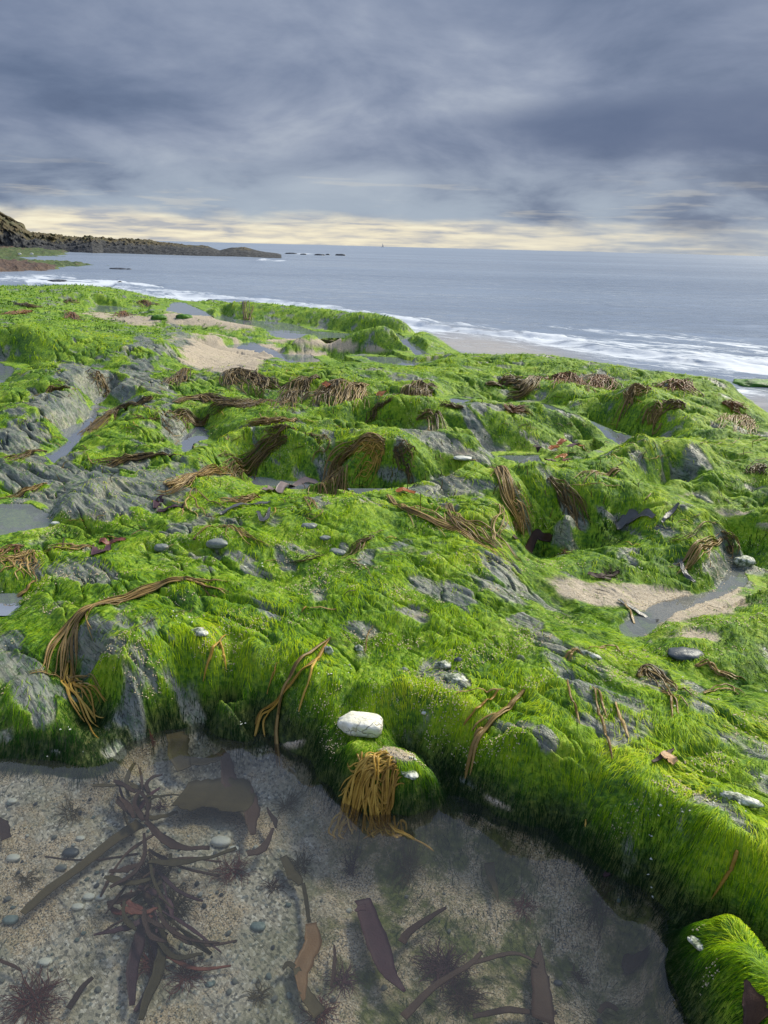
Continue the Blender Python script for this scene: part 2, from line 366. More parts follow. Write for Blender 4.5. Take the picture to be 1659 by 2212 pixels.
# ---- surface cover, as patches (u, v, half width, half height, turn in degrees, strength)
BARE = """90 1550 60 55 -30 0.8
20 1440 50 50 0 0.8
120 1620 50 20 0 0.6
240 1620 40 30 0 0.6
210 1240 60 30 20 0.6
20 1580 40 30 0 0.5
690 1600 50 20 0 0.4
1010 1690 60 16.1 30 0.75
120 1010 69 16.1 0 0.8
300 780 80.5 23 20 0.6
40 950 69 69 0 0.75
150 880 103.5 46 20 0.7
250 830 103.5 46 15 0.7
350 840 69 34.5 20 0.6
400 740 80.5 34.5 40 0.7
60 1030 92 29.9 0 1
330 740 69 23 30 0.6
700 1015 46 16.1 0 0.7
940 1060 138 11.5 5 0.9
1250 1120 69 23 40 0.7
560 1225 70 24 20 0.45
1180 1380 60 20.7 30 0.85
1500 1490 40 16.1 20 0.85
1600 1780 50 13.8 35 0.95
1580 2140 30 9.2 60 0.85
230 1065 155.25 63.25 0 1.4
330 1050 92 46 10 1.2
200 1235 110 28 0 0.9
60 1480 45 90 -25 1.2
30 1390 45 40 0 0.9
240 1390 50 45 60 0.5
300 1420 35 35 60 0.6
960 1275 90 25.3 20 1.05
1080 1230 60 25.3 30 0.95
1130 1340 60 23 10 0.95
1260 1500 30 23 50 0.75
1180 1590 40 25.3 45 0.85
1350 1560 28 18.4 40 1.05
1420 1470 50 23 35 0.85
980 1460 45 25.3 15 0.95
120 890 80.5 32.2 35 1.1
190 815 80.5 27.6 25 1.1
300 815 57.5 20.7 20 1
60 925 57.5 18.4 20 1
380 930 46 29.9 50 1.1
450 1030 69 18.4 0 0.6
850 1020 69 18.4 10 1
1010 1045 115 13.8 8 1.1
1330 1120 69 13.8 35 1.1
960 960 103.5 18.4 25 1
1030 925 16.1 69 -35 1.1
1180 965 57.5 9.2 20 0.7
900 935 69 11.5 20 0.8
1230 940 34.5 11.5 25 0.7
700 950 46 23 30 0.6
1530 1220 40 18.4 -60 1.05
1470 1210 20 13.8 0 0.85
410 760 69 20.7 60 0.8
500 1190 69 13.8 10 0.7
470 1170 34.5 18.4 0 0.7
430 1190 34.5 11.5 10 0.7
100 1060 57.5 11.5 0 0.7
60 1030 69 23 0 0.9
740 1180 16.1 9.2 20 0.8
1000 1310 40 11.5 30 0.85
340 1260 60 12 30 0.4
300 1240 60 12 20 0.3
440 1430 30 16 50 0.5
1570 1230 25 34.5 0 0.95
590 960 34.5 11.5 30 0.6
560 930 46 9.2 30 0.6
1380 1350 50 16.1 50 0.85
1100 1140 34.5 11.5 40 0.6"""
SAND = """480 768 90 40 10 1.3  560 760 60 20 5 1 420 690 80 14 5 1  300 690 70 12 5 .8 500 700 60 14 5 .8 220 680 50 10 5 .6 1400 1290 210 32 6 1.1 1300 1285 90 30 10 1 1540 1290 60 26 -5 1 1450 1320 50 30 0 .8
 640 1600 60 22 -10 .5 850 1620 50 18 20 .6 1070 1730 70 12 30 .5  1110 1250 40 8 20 .3 1500 1380 150 16 0 .45 1600 1110 80 12 0 .5 1500 1070 60 8 0 .4 640 765 70 12 0 1 720 745 200 8 5 .6
 900 1330 200 14 0 .22 1000 980 30 8 0 .6 1530 1650 120 16 30 .3 1650 1130 60 12 0 .5 380 730 40 10 0 .4 700 740 120 12 6 .8"""
def patch_field(txt, u, v):
    f = np.zeros_like(u)
    q = np.array([float(t) for t in txt.split()]).reshape(-1, 6)
    for (cu, cv, ru, rv, tr, st) in q:
        t = math.radians(tr); du = u-cu; dv = v-cv
        a = (du*math.cos(t)+dv*math.sin(t))/ru; b = (-du*math.sin(t)+dv*math.cos(t))/rv
        d = np.sqrt(a*a+b*b)
        f = np.maximum(f, st*(1.35-d))
    return f

def cover(x, y, z):
    """bare-rock and sand weights at points of the shelf"""
    u, v = project(np.stack([x, y, z], -1))
    d = np.sqrt(x*x+y*y)
    n1 = fbm(x*2.2, y*2.2, 5, 4); n2 = fbm((x-y)*2.5, (x+y)*7, 9, 4)   # streaks along the strata
    bare = patch_field(BARE, u, v)+n1*.45+n2*.75
    n3 = fbm(x*7, y*7, 12, 3); bare = np.maximum(bare, .55*n2+.6*n1+.4*n3+.24)
    bare = bare-1.3*np.exp(-((u-1570)/150)**2-((v-2110)/120)**2)
    sand = patch_field(SAND, u, v)+fbm(x*4, y*4, 31, 4)*.7
    pool = ((z < -.035) & (d < 3.2)).astype(float)
    poolband = sstep(.0, -.05, z)*(d < 3.4)
    sand = np.maximum(sand, poolband*1.2+.35*n1)
    sand = np.maximum(sand, sstep(-.12, -.2, z)*(d > 3.2)*1.2)
    return sstep(.42, .56, bare), sstep(.34, .56, sand)

def crevice(x, y):
    ux = x*.88-y*.47; uy = x*.47+y*.88
    a = fbm(ux*.9, uy*3.0, 140, 3); b = fbm(x*2.1+3, y*2.1, 141, 3)
    c = np.exp(-(a/.022)**2)*(b > -.12)*sstep(-.12, .05, b)
    e = np.exp(-(fbm((x-y)*1.6, (x+y)*6, 142, 3)/.03)**2)*sstep(.0, .2, fbm(x*1.6, y*1.6+7, 143, 3))
    return np.maximum(c, e*.8)
def height_detail(x, y, h0, bare, sand):
    """rock relief on top of the surveyed height"""
    d = np.sqrt(x*x+y*y)
    s1 = x-y; s2 = x+y
    amp = np.clip(.35+d*.14, .4, 1.7)
    mid_ = sstep(2.2, 3.6, d); big = fbm(x*1.7, y*1.7, 3, 3)*.045*amp*(1-.6*mid_)
    strat = fbm(s1*1.1, s2*4.2, 21, 4)
    lump = fbm(x*7, y*7, 40, 3)
    fine = fbm(x*26, y*26, 50, 3)
    cover_lump = (1-bare)*(lump*.03+fine*.008)
    rock = bare*(np.abs(fbm(s1*2, s2*11, 60, 4))*.03-.008+fine*.003)
    above = sstep(-.03, .06, h0)
    far = np.clip(d/6, 0, 1)
    land = big*(.4+.6*above)+strat*.035*amp*above*(1-.5*mid_)+cover_lump*(.25+.75*above)*(1-.25*far)+rock*above
    ux = x*.93-y*.37; uy = x*.37+y*.93; mid = sstep(1.7, 3.2, d)
    ridge = (1-np.abs(fbm(ux*.7, uy*2.6, 130, 3))*3.2)
    land = land+(np.clip(ridge, -1, 1)-.35)*.03*above*(.25+.75*mid)*np.clip(d/4, .5, 1.2)
    land = land-crevice(x, y)*(.022+.012*np.clip(d-2, 0, 4))*above
    land = land*(1-.55*sstep(5, 9, d))-.02*sstep(5, 9, d)
    soft = 1-.85*sand*np.where(h0 < .0, 1, .9)
    ripple = sand*fbm(x*9, y*9, 77, 3)*.006
    return h0+land*soft+ripple

b0, s0 = cover(GX, GY, Hg)
Hf = height_detail(GX, GY, Hg, b0, s0)
def H(x, y):
    a, b = warp(np.asarray(x, float), np.asarray(y, float)); return bilin(Hf, a, b)
def Hbase(x, y):
    a, b = warp(np.asarray(x, float), np.asarray(y, float)); return bilin(Hg, a, b)

def hit(u, v, water=None):
    """where the line of sight through a photograph point meets the shelf"""
    u = np.atleast_1d(np.asarray(u, float)); v = np.atleast_1d(np.asarray(v, float))
    d = rays(u, v); d = d/np.linalg.norm(d, axis=-1, keepdims=True)
    t = np.full(len(u), .5); done = np.zeros(len(u), bool)
    for k in range(1400):
        p = CAM+t[:, None]*d
        gap = p[:, 2]-H(p[:, 0], p[:, 1])
        done |= gap < .002
        if done.all(): break
        t = np.where(done, t, t+np.clip(gap*.35, .0015, .25))
        t = np.minimum(t, 60)
    p = CAM+t[:, None]*d
    p[:, 2] = H(p[:, 0], p[:, 1])
    return p

# settle each pool at the level of the rock round it
PUDL = []
for zw, dep, lab, uv in PUD:
    _u0 = sum(a for a, b in uv)/len(uv); _v0 = sum(b for a, b in uv)/len(uv)
    uv = [(_u0+(a-_u0)*1.08, _v0+(b-_v0)*1.3) for a, b in uv]
    q = hit([a for a, b in uv], [b for a, b in uv])
    lv = min(float(np.percentile(q[:, 2], 18)), zw+.07)+.008
    print('pool', lab, zw, round(lv, 3)); PUDL.append((lv, dep, lab, uv))
Hf = carve(Hf, GA, GB)

# ---- render mesh of the shelf: finer inside the view
tt = np.linspace(-1, 1, 1150)
aa = np.radians(36)*tt+np.radians(42)*np.sign(tt)*np.maximum(np.abs(tt)-.86, 0)**1.0/.14*1.0
rr = np.concatenate([np.linspace(math.log(.36), math.log(.9), 40)[:-1], np.linspace(math.log(.9), math.log(9), 900)[:-1], np.linspace(math.log(9), math.log(38), 240)])
TA, TB = np.meshgrid(aa, rr)
TX = np.exp(TB)*np.sin(TA); TY = np.exp(TB)*np.cos(TA)
h0 = bilin(Hg, TA, TB)
cb, cs = cover(TX, TY, h0)
TZ = carve(height_detail(TX, TY, h0, cb, cs), TA, TB)
micro = fbm(TX*70, TY*70, 91, 2)*.0025*(1-cs)*np.clip(1.2-np.exp(TB)/6, 0, 1)
TZ = TZ+micro
# ------------------------------------------------------------------ materials of the shelf
def grain_color(nt, vec, scale, stops):
    v = nt.n('ShaderNodeTexVoronoi', {'Vector': vec, 'Scale': scale}, feature='F1')
    g = nt.n('ShaderNodeSeparateColor', {0: v.outputs['Color']}).outputs[0]
    return nt.ramp(g, stops, 'CONSTANT'), v.outputs['Distance']

def mat_shelf():
    nt = NT('shelf_rock_and_algae'); p = nt.pos()
    bare = nt.attr('bare'); sand = nt.attr('sand'); deep = nt.attr('deep')
    strat = nt.mapv(p, (1, 1, 1), (0, 0, math.radians(45)))
    st = nt.mapv(strat, (1.6, 8, 5))
    n_st = nt.noise(st, 3.0, 6, .62)
    n_b = nt.noise(p, 6, 5, .6); n_f = nt.noise(p, 60, 4, .6); n_ff = nt.noise(p, 260, 2, .6)
    rock = nt.ramp(n_st, [(0, (.055, .065, .062)), (.36, (.125, .14, .125)), (.5, (.215, .225, .19)), (.64, (.29, .29, .235)), (1, (.38, .365, .29))])
    tone = nt.ramp(n_b, [(.3, (.72, .8, .86)), (.5, (1, 1, .94)), (.7, (1.15, 1.1, .88))])
    rock = nt.mix(1.0, rock, tone, 'MULTIPLY')
    # thin green film on the wet slate
    rock = nt.mix(nt.math('MULTIPLY', nt.mr(nt.noise(st, 7, 4, .65), .47, .64), .55), rock, (.035, .11, .018))
    crack = nt.mr(nt.noise(nt.mapv(strat, (2, 22, 8)), 4.0, 3, .5, .6), .5, .515)
    crack = nt.math('MULTIPLY', crack, nt.mr(nt.noise(nt.mapv(strat, (2, 22, 8)), 4.0, 3, .5, .6), .545, .525))
    rock = nt.mix(nt.math('MULTIPLY', crack, .7), rock, (.02, .025, .025))
    alg = nt.ramp(nt.math('ADD', nt.math('MULTIPLY', n_b, .5), nt.math('MULTIPLY', n_f, .5)),
                  [(.3, (.012, .045, .004)), (.43, (.06, .16, .005)), (.54, (.2, .33, .007)), (.72, (.38, .44, .03))])
    grain, gd = grain_color(nt, p, 330, [(0, (.09, .08, .065)), (.12, (.44, .34, .22)), (.4, (.58, .47, .33)), (.62, (.3, .25, .17)), (.8, (.68, .6, .47)), (.93, (.14, .15, .15))])
    coarse, cd = grain_color(nt, p, 150, [(0, (.1, .11, .12)), (.16, (.42, .4, .34)), (.45, (.58, .54, .46)), (.65, (.3, .29, .26)), (.85, (.75, .73, .66)), (.94, (.18, .22, .25))])
    gravel_w = nt.math('MULTIPLY', nt.mr(n_b, .42, .55), nt.attr('gravel'))
    seabed = nt.mix(gravel_w, grain, coarse)
    seabed = nt.mix(nt.mr(n_b, .35, .75, .0, .45), seabed, (.3, .26, .14))
    # olive film and green growth on the pool floor
    olive = nt.math('MULTIPLY', nt.mr(nt.noise(p, 7, 7, .7), .42, .58), nt.attr('mossy'))
    seabed = nt.mix(olive, seabed, nt.ramp(n_f, [(.3, (.03, .05, .01)), (.6, (.12, .14, .03)), (.8, (.3, .27, .12))]))
    pale = nt.mix(nt.mr(n_b, .3, .7, .3, .75), grain, (.40, .34, .26))
    sandc = nt.mix(deep, pale, seabed)
    # cream shell grit caught in the weed
    v = nt.n('ShaderNodeTexVoronoi', {'Vector': p, 'Scale': 140.0}, feature='F1')
    spk = nt.math('MULTIPLY', nt.mr(v.outputs['Distance'], .34, .22), nt.mr(nt.noise(p, 3.5, 5, .7), .55, .66))
    alg = nt.mix(spk, alg, (.55, .48, .3))
    wet_shade = nt.attr('wet_shade_band')  # dark band above the waterline: darker wet algae plus painted ledge shade
    alg = nt.mix(nt.math('MULTIPLY', wet_shade, .85), alg, nt.ramp(n_f, [(.35, (.008, .012, .005)), (.6, (.03, .035, .012)), (.75, (.1, .09, .03))]))
    col = nt.mix(bare, alg, rock)
    col = nt.mix(sand, col, sandc)
    h = nt.math('ADD', nt.math('MULTIPLY', n_f, .6), nt.math('MULTIPLY', n_ff, .3))
    h = nt.math('ADD', h, nt.math('MULTIPLY', n_st, nt.math('MULTIPLY', bare, 1.5)))
    h = nt.math('SUBTRACT', h, nt.math('MULTIPLY', crack, .5))
    bmp = nt.bump(h, .7, .012)
    rough = nt.mix(bare, .7, nt.ramp(n_f, [(.3, .25), (.7, .5)]))
    rough = nt.mix(sand, rough, .75)
    return nt.out(principled(nt, color=col, rough=rough, normal=bmp, spec=.4))

SHELF = mat_shelf()
f, lt = grid_faces(*TX.shape)
f = f.reshape(-1, 4)[:, ::-1].reshape(-1)
dd = np.sqrt(TX**2+TY**2)
uu, vv = project(np.stack([TX, TY, TZ], -1))
deep = sstep(.02, -.03, TZ)*(dd < 3.4)
gravel = sstep(.35, .1, (uu-250)/1600+0*uu)*sstep(1.9, .9, TY+.5*TX)
gravel = sstep(-.05, -.28, TX)*1.0+.25*sstep(.2, -.1, TX)
mossy = sstep(-.35, .15, TX)*1.0+.25
shelf = mesh_np('rock_shelf', np.stack([TX, TY, TZ], -1).reshape(-1, 3), f, lt, SHELF,
    {'wet_shade_band': (sstep(.15, .03, TZ+.03*fbm(TX*3, TY*3, 222, 2))*(dd < 3.2)).ravel(), 'bare': cb.ravel(), 'sand': cs.ravel(), 'deep': deep.ravel(), 'gravel': np.clip(gravel, 0, 1).ravel(), 'mossy': np.clip(mossy, 0, 1).ravel()})
tag(shelf, kind='structure')
shelf['label'] = 'low wet rock shelf covered in green algae'

# ------------------------------------------------------------------ water
def mat_pool(sheen_haze=.012, tint=(.86, .93, .9), sheen_hazecol=(.3, .34, .38), ior=1.42):
    nt = NT('pool_water_painted_sheen'); p = nt.pos()
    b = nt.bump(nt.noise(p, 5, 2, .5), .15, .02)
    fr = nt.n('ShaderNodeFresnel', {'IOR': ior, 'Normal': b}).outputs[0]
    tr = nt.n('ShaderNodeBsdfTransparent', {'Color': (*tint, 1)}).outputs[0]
    df = nt.n('ShaderNodeBsdfDiffuse', {'Color': (*sheen_hazecol, 1)}).outputs[0]
    m0 = nt.n('ShaderNodeMixShader', {0: sheen_haze, 1: tr, 2: df}).outputs[0]  # pale diffuse painted in as sky sheen; also cloudiness of the milky pool
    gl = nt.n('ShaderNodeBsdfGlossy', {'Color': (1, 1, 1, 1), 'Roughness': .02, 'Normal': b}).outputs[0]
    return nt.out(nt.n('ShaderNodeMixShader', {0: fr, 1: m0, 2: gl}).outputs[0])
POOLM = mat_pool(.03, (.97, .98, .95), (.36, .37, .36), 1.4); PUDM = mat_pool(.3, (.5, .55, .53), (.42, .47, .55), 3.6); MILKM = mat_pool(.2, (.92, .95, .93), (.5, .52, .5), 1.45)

def flat_poly(name, pts, z, mat, n=1):
    """horizontal sheet: outline pts (x, y)"""
    import bmesh
    bm = bmesh.new(); vs = [bm.verts.new((x, y, z)) for x, y in pts]
    fc = bm.faces.new(vs); fc.normal_update()
    if fc.normal.z < 0: fc.normal_flip()
    me = bpy.data.meshes.new(name); bm.to_mesh(me); bm.free(); me.materials.append(mat)
    o = bpy.data.objects.new(name, me); COL.objects.link(o); return tag(o, kind='structure')

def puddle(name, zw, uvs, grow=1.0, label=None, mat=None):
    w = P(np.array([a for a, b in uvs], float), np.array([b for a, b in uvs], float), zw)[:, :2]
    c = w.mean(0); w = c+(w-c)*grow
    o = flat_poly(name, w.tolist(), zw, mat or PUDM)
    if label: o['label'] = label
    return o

puddle('pool_water', 0.0, [(-900, 3300), (-900, 1640), (0, 1620), (200, 1600), (300, 1560), (520, 1530), (700, 1620), (900, 1700), (1100, 1745), (1250, 1760), (1400, 1860), (1500, 1950), (1440, 1990), (1500, 2060), (1540, 2300), (1560, 3300)], mat=POOLM, label='clear tide pool in the foreground')
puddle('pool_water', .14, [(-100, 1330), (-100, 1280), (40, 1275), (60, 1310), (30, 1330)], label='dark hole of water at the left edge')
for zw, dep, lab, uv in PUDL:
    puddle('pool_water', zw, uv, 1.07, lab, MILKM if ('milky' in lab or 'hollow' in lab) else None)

# ---- sea
def mat_sea():
    nt = NT('sea_water'); p = nt.pos()
    foam = nt.attr('foam'); swash = nt.attr('swash'); dist = nt.attr('dist')
    sp = nt.mapv(p, (.35, 1, 1), (0, 0, math.radians(-8)))
    n1 = nt.noise(sp, 1.6, 5, .6); n2 = nt.noise(sp, .22, 4, .55); n3 = nt.noise(nt.mapv(p, (.12, 1, 1), (0, 0, math.radians(-4))), .05, 4, .6)
    h = nt.math('ADD', nt.math('MULTIPLY', n1, .05), nt.math('MULTIPLY', n2, .25))
    b = nt.bump(h, .9, 1.0)
    base = nt.ramp(n3, [(.3, (.17, .21, .275)), (.6, (.25, .3, .375))])
    base = nt.mix(swash, base, (.42, .39, .36))
    fn = nt.noise(nt.mapv(nt.mapv(p, (1, 1, 1), (0, 0, math.radians(38))), (.45, 1.5, 1)), 2.6, 9, .72, 1.0)
    fm = nt.mr(nt.math('ADD', fn, nt.math('MULTIPLY', foam, .34)), .6, .8)
    fm = nt.math('MULTIPLY', nt.math('MULTIPLY', fm, nt.mr(foam, .05, .5)), .85)
    base = nt.mix(fm, base, (.62, .66, .72))
    rough = nt.mix(fm, nt.mr(dist, .0, 1.0, .12, .34, False), .8)
    rough = nt.mix(nt.math('MULTIPLY', swash, .8), rough, .12)
    nrm = nt.n('ShaderNodeMix', data_type='VECTOR')
    nt.link(b, nrm.inputs[5]); nt.link(b, nrm.inputs[4])
    # sheltered slicks are smoother than wind-ruffled patches
    return nt.out(principled(nt, color=base, rough=rough, normal=b, spec=.5, ior=1.33))
SEA = mat_sea()
sa = np.radians(np.linspace(-80, 80, 700)); sb = np.concatenate([np.linspace(math.log(3), math.log(60), 620)[:-1], np.linspace(math.log(60), math.log(9000), 160)])
SA_, SB_ = np.meshgrid(sa, sb); SX = np.exp(SB_)*np.sin(SA_); SY = np.exp(SB_)*np.cos(SA_); SD = np.exp(SB_)
su, sv = project(np.stack([SX, SY, np.full_like(SX, SEA_Z)], -1))
UC = [-200, 100, 230, 330, 500, 620, 800, 950, 1100, 1300, 1500, 1659, 2000]
hi = np.interp(su, UC, [600, 597, 605, 618, 643, 652, 678, 700, 705, 712, 722, 735, 770])
lo = np.interp(su, UC, [612, 612, 625, 645, 662, 675, 700, 728, 745, 798, 832, 862, 930])
band = sstep(-.25, .25, (sv-hi)/(lo-hi))*sstep(1.12, .95, (sv-lo)/(lo-hi)+1)
wob = fbm((SX*.79-SY*.62)*.3, (SX*.62+SY*.79)*1.1, 71, 4)
edge = np.exp(-((sv-lo+wob*14)/7.0)**2)+.7*np.exp(-((sv-(lo*.55+hi*.45)+wob*22)/6.0)**2)
foam = band*(.42+.8*wob)*(.75+.3*sstep(600, 1200, su))+edge*(.7+.5*wob)*(su > 60)
foam += 1.3*np.exp(-((su-568)/16)**2-((sv-565)/2.6)**2)+1.1*np.exp(-((su-605)/14)**2-((sv-567)/1.8)**2)+.9*np.exp(-((su-655)/26)**2-((sv-548.5)/1.3)**2)
foam += .7*np.exp(-((su-100)/110)**2-((sv-596)/10)**2)*(.5+wob)+1.1*np.exp(-((su-245)/26)**2-((sv-612)/6)**2)+.6*np.exp(-((su-140)/60)**2-((sv-568)/3)**2)*(wob > 0)
swash = np.exp(-((su-1060)/190)**2-((sv-(752+(su-1060)*.12))/26)**2)*1.2+.8*np.exp(-((su-1640)/60)**2-((sv-875)/30)**2)
swash = np.clip(swash, 0, 1); foam = np.clip(foam*(1-.8*swash*(sv > lo-14)), 0, 1.4)
# swell, chop and the small breakers of the shore
SZ = SEA_Z+fbm(SX*.09+3, SY*.35+SX*.05, 80, 3)*.1*sstep(6, 25, SD)*sstep(900, 100, SD)
SZ += fbm(SX*1.1, SY*2.6+SX*.3, 81, 3)*.03*sstep(5, 12, SD)*sstep(160, 30, SD)
SZ += .10*np.exp(-((sv-(lo*.55+hi*.45)+wob*22+5)/5.0)**2)*(su > 250)*sstep(5, 9, SD)+.05*np.exp(-((sv-hi+wob*12)/5.0)**2)*(su > 900)
SZ += .3*(np.exp(-((su-570)/20)**2-((sv-566)/3)**2)+.8*np.exp(-((su-610)/18)**2-((sv-568)/2)**2))
SZ += foam*fbm(SX*4, SY*6, 83, 2)*.02
f, lt = grid_faces(*SX.shape); f = f.reshape(-1, 4)[:, ::-1].reshape(-1)
sea = mesh_np('sea_water', np.stack([SX, SY, SZ], -1).reshape(-1, 3), f, lt, SEA, {'foam': foam.ravel(), 'swash': swash.ravel(), 'dist': np.clip(np.log(SD/8)/4, 0, 1).ravel()})
tag(sea, kind='structure'); sea['label'] = 'grey-blue sea with small waves breaking on the shelf'

# ------------------------------------------------------------------ sky
def make_world():
    nt = NT('World', True); t = nt.t
    tc = nt.n('ShaderNodeTexCoord').outputs['Generated']
    nv = nt.n('ShaderNodeVectorMath', {0: tc}, operation='NORMALIZE').outputs[0]
    s = nt.n('ShaderNodeSeparateXYZ', {0: nv}); x, y, z = s.outputs
    zz = nt.math('ADD', nt.math('MAXIMUM', z, 0.0), .26)
    q = nt.n('ShaderNodeCombineXYZ', {0: nt.math('DIVIDE', x, zz), 1: nt.math('DIVIDE', y, zz), 2: 0.0}).outputs[0]
    big = nt.noise(nt.mapv(q, (1, .8, 1), (0, 0, .3), (5.2, 3.4, 0)), .8, 4, .5, .2)
    mid = nt.noise(nt.mapv(q, (1, 1.0, 1), (0, 0, .2), (1.7, 9.1, 0)), 2.2, 6, .56, .3)
    fine = nt.noise(nt.mapv(q, (1, 1.4, 1)), 2.6, 6, .6, .4)
    d = nt.math('ADD', nt.math('MULTIPLY', big, .5), nt.math('ADD', nt.math('MULTIPLY', mid, .4), nt.math('MULTIPLY', fine, .1)))
    cloud = nt.ramp(d, [(.36, srgb(86, 101, 130)), (.43, srgb(102, 117, 145)), (.49, srgb(121, 134, 160)), (.56, srgb(144, 155, 177)), (.64, srgb(172, 181, 196))])
    # lower sky paler; dark bank to the right
    lift = nt.mr(z, .13, .03)
    cloud = nt.mix(nt.math('MULTIPLY', lift, nt.mr(d, .40, .56, .15, .8)), cloud, srgb(168, 182, 196))
    bx = nt.math('DIVIDE', nt.math('SUBTRACT', x, .42), .3); bz = nt.math('DIVIDE', nt.math('SUBTRACT', z, nt.math('ADD', .125, nt.math('MULTIPLY', mid, .03))), .035)
    bank = nt.math('ADD', nt.math('MULTIPLY', bx, bx), nt.math('MULTIPLY', bz, bz))
    cloud = nt.mix(nt.math('MULTIPLY', nt.mr(bank, 1.6, .2), .75), cloud, srgb(86, 102, 134))
    # clear gap under the cloud deck: warm light
    low = nt.noise(nt.mapv(nv, (7, 7, 30)), 1.0, 5, .55, .3)
    low2 = nt.noise(nt.mapv(nv, (13, 13, 120), (0, 0, 0), (3, 1, 2)), 1.0, 4, .55, .2)
    edge = nt.math('ADD', z, nt.math('MULTIPLY', nt.math('SUBTRACT', low, .5), .042))
    gap = nt.mr(edge, .040, .022)
    side = nt.mr(x, .5, -.1, .22, 1.0)
    warm = nt.ramp(low2, [(.36, srgb(180, 182, 186)), (.46, srgb(216, 210, 196)), (.56, srgb(240, 230, 204)), (.68, srgb(253, 245, 216))])
    cool = nt.ramp(low2, [(.36, srgb(168, 178, 190)), (.52, srgb(196, 200, 200)), (.64, srgb(226, 218, 200))])
    gapc = nt.mix(side, cool, warm); gap = nt.math('MULTIPLY', gap, nt.mr(x, .5, .15, .6, 1.0))
    streak = nt.math('MULTIPLY', nt.mr(nt.noise(nt.mapv(nv, (5, 5, 60), (0, 0, 0), (8, 2, 4)), 1.0, 4, .6, .2), .56, .66), nt.mr(z, .11, .05))
    col = nt.mix(nt.math('MULTIPLY', gap, .95), cloud, gapc)
    col = nt.mix(nt.math('MULTIPLY', streak, .3), col, srgb(222, 216, 200))
    # brighter overcast overhead, out of view
    up = nt.mr(z, .25, .5, 1.0, 2.1)
    col = nt.n('ShaderNodeVectorMath', {0: col, 3: up}, operation='SCALE').outputs[0]
    col = nt.n('ShaderNodeVectorMath', {0: col, 3: 9.0}, operation='SCALE').outputs[0]
    sk = nt.n('ShaderNodeTexSky', sky_type='NISHITA', sun_disc=False, sun_elevation=SUN_EL, sun_rotation=SUN_AZ, air_density=1.5, dust_density=3.0).outputs[0]
    col = nt.mix(.97, sk, col)
    bg = nt.n('ShaderNodeBackground', {'Color': col, 'Strength': .1}).outputs[0]
    nt.n('ShaderNodeOutputWorld', {'Surface': bg})
    scene.world = nt.m
SUN_EL = math.radians(42); SUN_AZ = math.radians(47)
make_world()
sd = bpy.data.lights.new('sun_light', 'SUN'); sd.energy = 4.8; sd.angle = math.radians(24); sd.color = (1, .94, .76)
so = bpy.data.objects.new('sun_light', sd); COL.objects.link(so)
dvec = Vector((math.sin(SUN_AZ)*math.cos(SUN_EL), math.cos(SUN_AZ)*math.cos(SUN_EL), math.sin(SUN_EL)))
so.rotation_euler = dvec.to_track_quat('Z', 'Y').to_euler(); so.location = (3, 10, 12)

# ------------------------------------------------------------------ camera object
cd = bpy.data.cameras.new('camera'); co = bpy.data.objects.new('camera', cd); COL.objects.link(co)
cd.sensor_fit = 'VERTICAL'; cd.sensor_height = 36; cd.sensor_width = 27; cd.lens = F/2212*36; cd.clip_start = .05; cd.clip_end = 20000
from mathutils import Matrix
M = Matrix((( Rv[0], Uv[0], -fwd[0], 0), (Rv[1], Uv[1], -fwd[1], 0), (Rv[2], Uv[2], -fwd[2], CAM_Z), (0, 0, 0, 1)))
co.matrix_world = M
scene.camera = co
scene.view_settings.view_transform = 'Standard'; scene.view_settings.look = 'None'; scene.view_settings.gamma = 1; scene.view_settings.exposure = 0.2
scene.cycles.max_bounces = 6; scene.cycles.transparent_max_bounces = 10; scene.cycles.diffuse_bounces = 3; scene.cycles.glossy_bounces = 3
scene.cycles.use_denoising = True
# ------------------------------------------------------------------ green algae: strands combed down the rock
def mat_algae():
    nt = NT('green_algae_strands'); t = nt.attr('tint'); al = nt.attr('along')
    c = nt.ramp(t, [(.0, (.006, .022, .005)), (.18, (.018, .07, .006)), (.36, (.08, .21, .005)), (.54, (.25, .43, .005)), (.74, (.47, .62, .01)), (1, (.7, .7, .06))])
    pb = principled(nt, color=c, rough=.45, spec=.09)
    tl = nt.n('ShaderNodeBsdfTranslucent', {'Color': c}).outputs[0]
    return nt.out(nt.n('ShaderNodeMixShader', {0: .3, 1: pb, 2: tl}).outputs[0])
ALG = mat_algae()
Hs = boxblur(Hf, 5)
def grad(x, y, G=None, e=.02):
    d = np.sqrt(x*x+y*y); e = np.maximum(.012, .008*d)
    def f(a, b):
        q, w = warp(a, b); return bilin(G, q, w)
    return (f(x+e, y)-f(x-e, y))/(2*e), (f(x, y+e)-f(x, y-e))/(2*e)
BG, SG = cover(GX, GY, Hf)
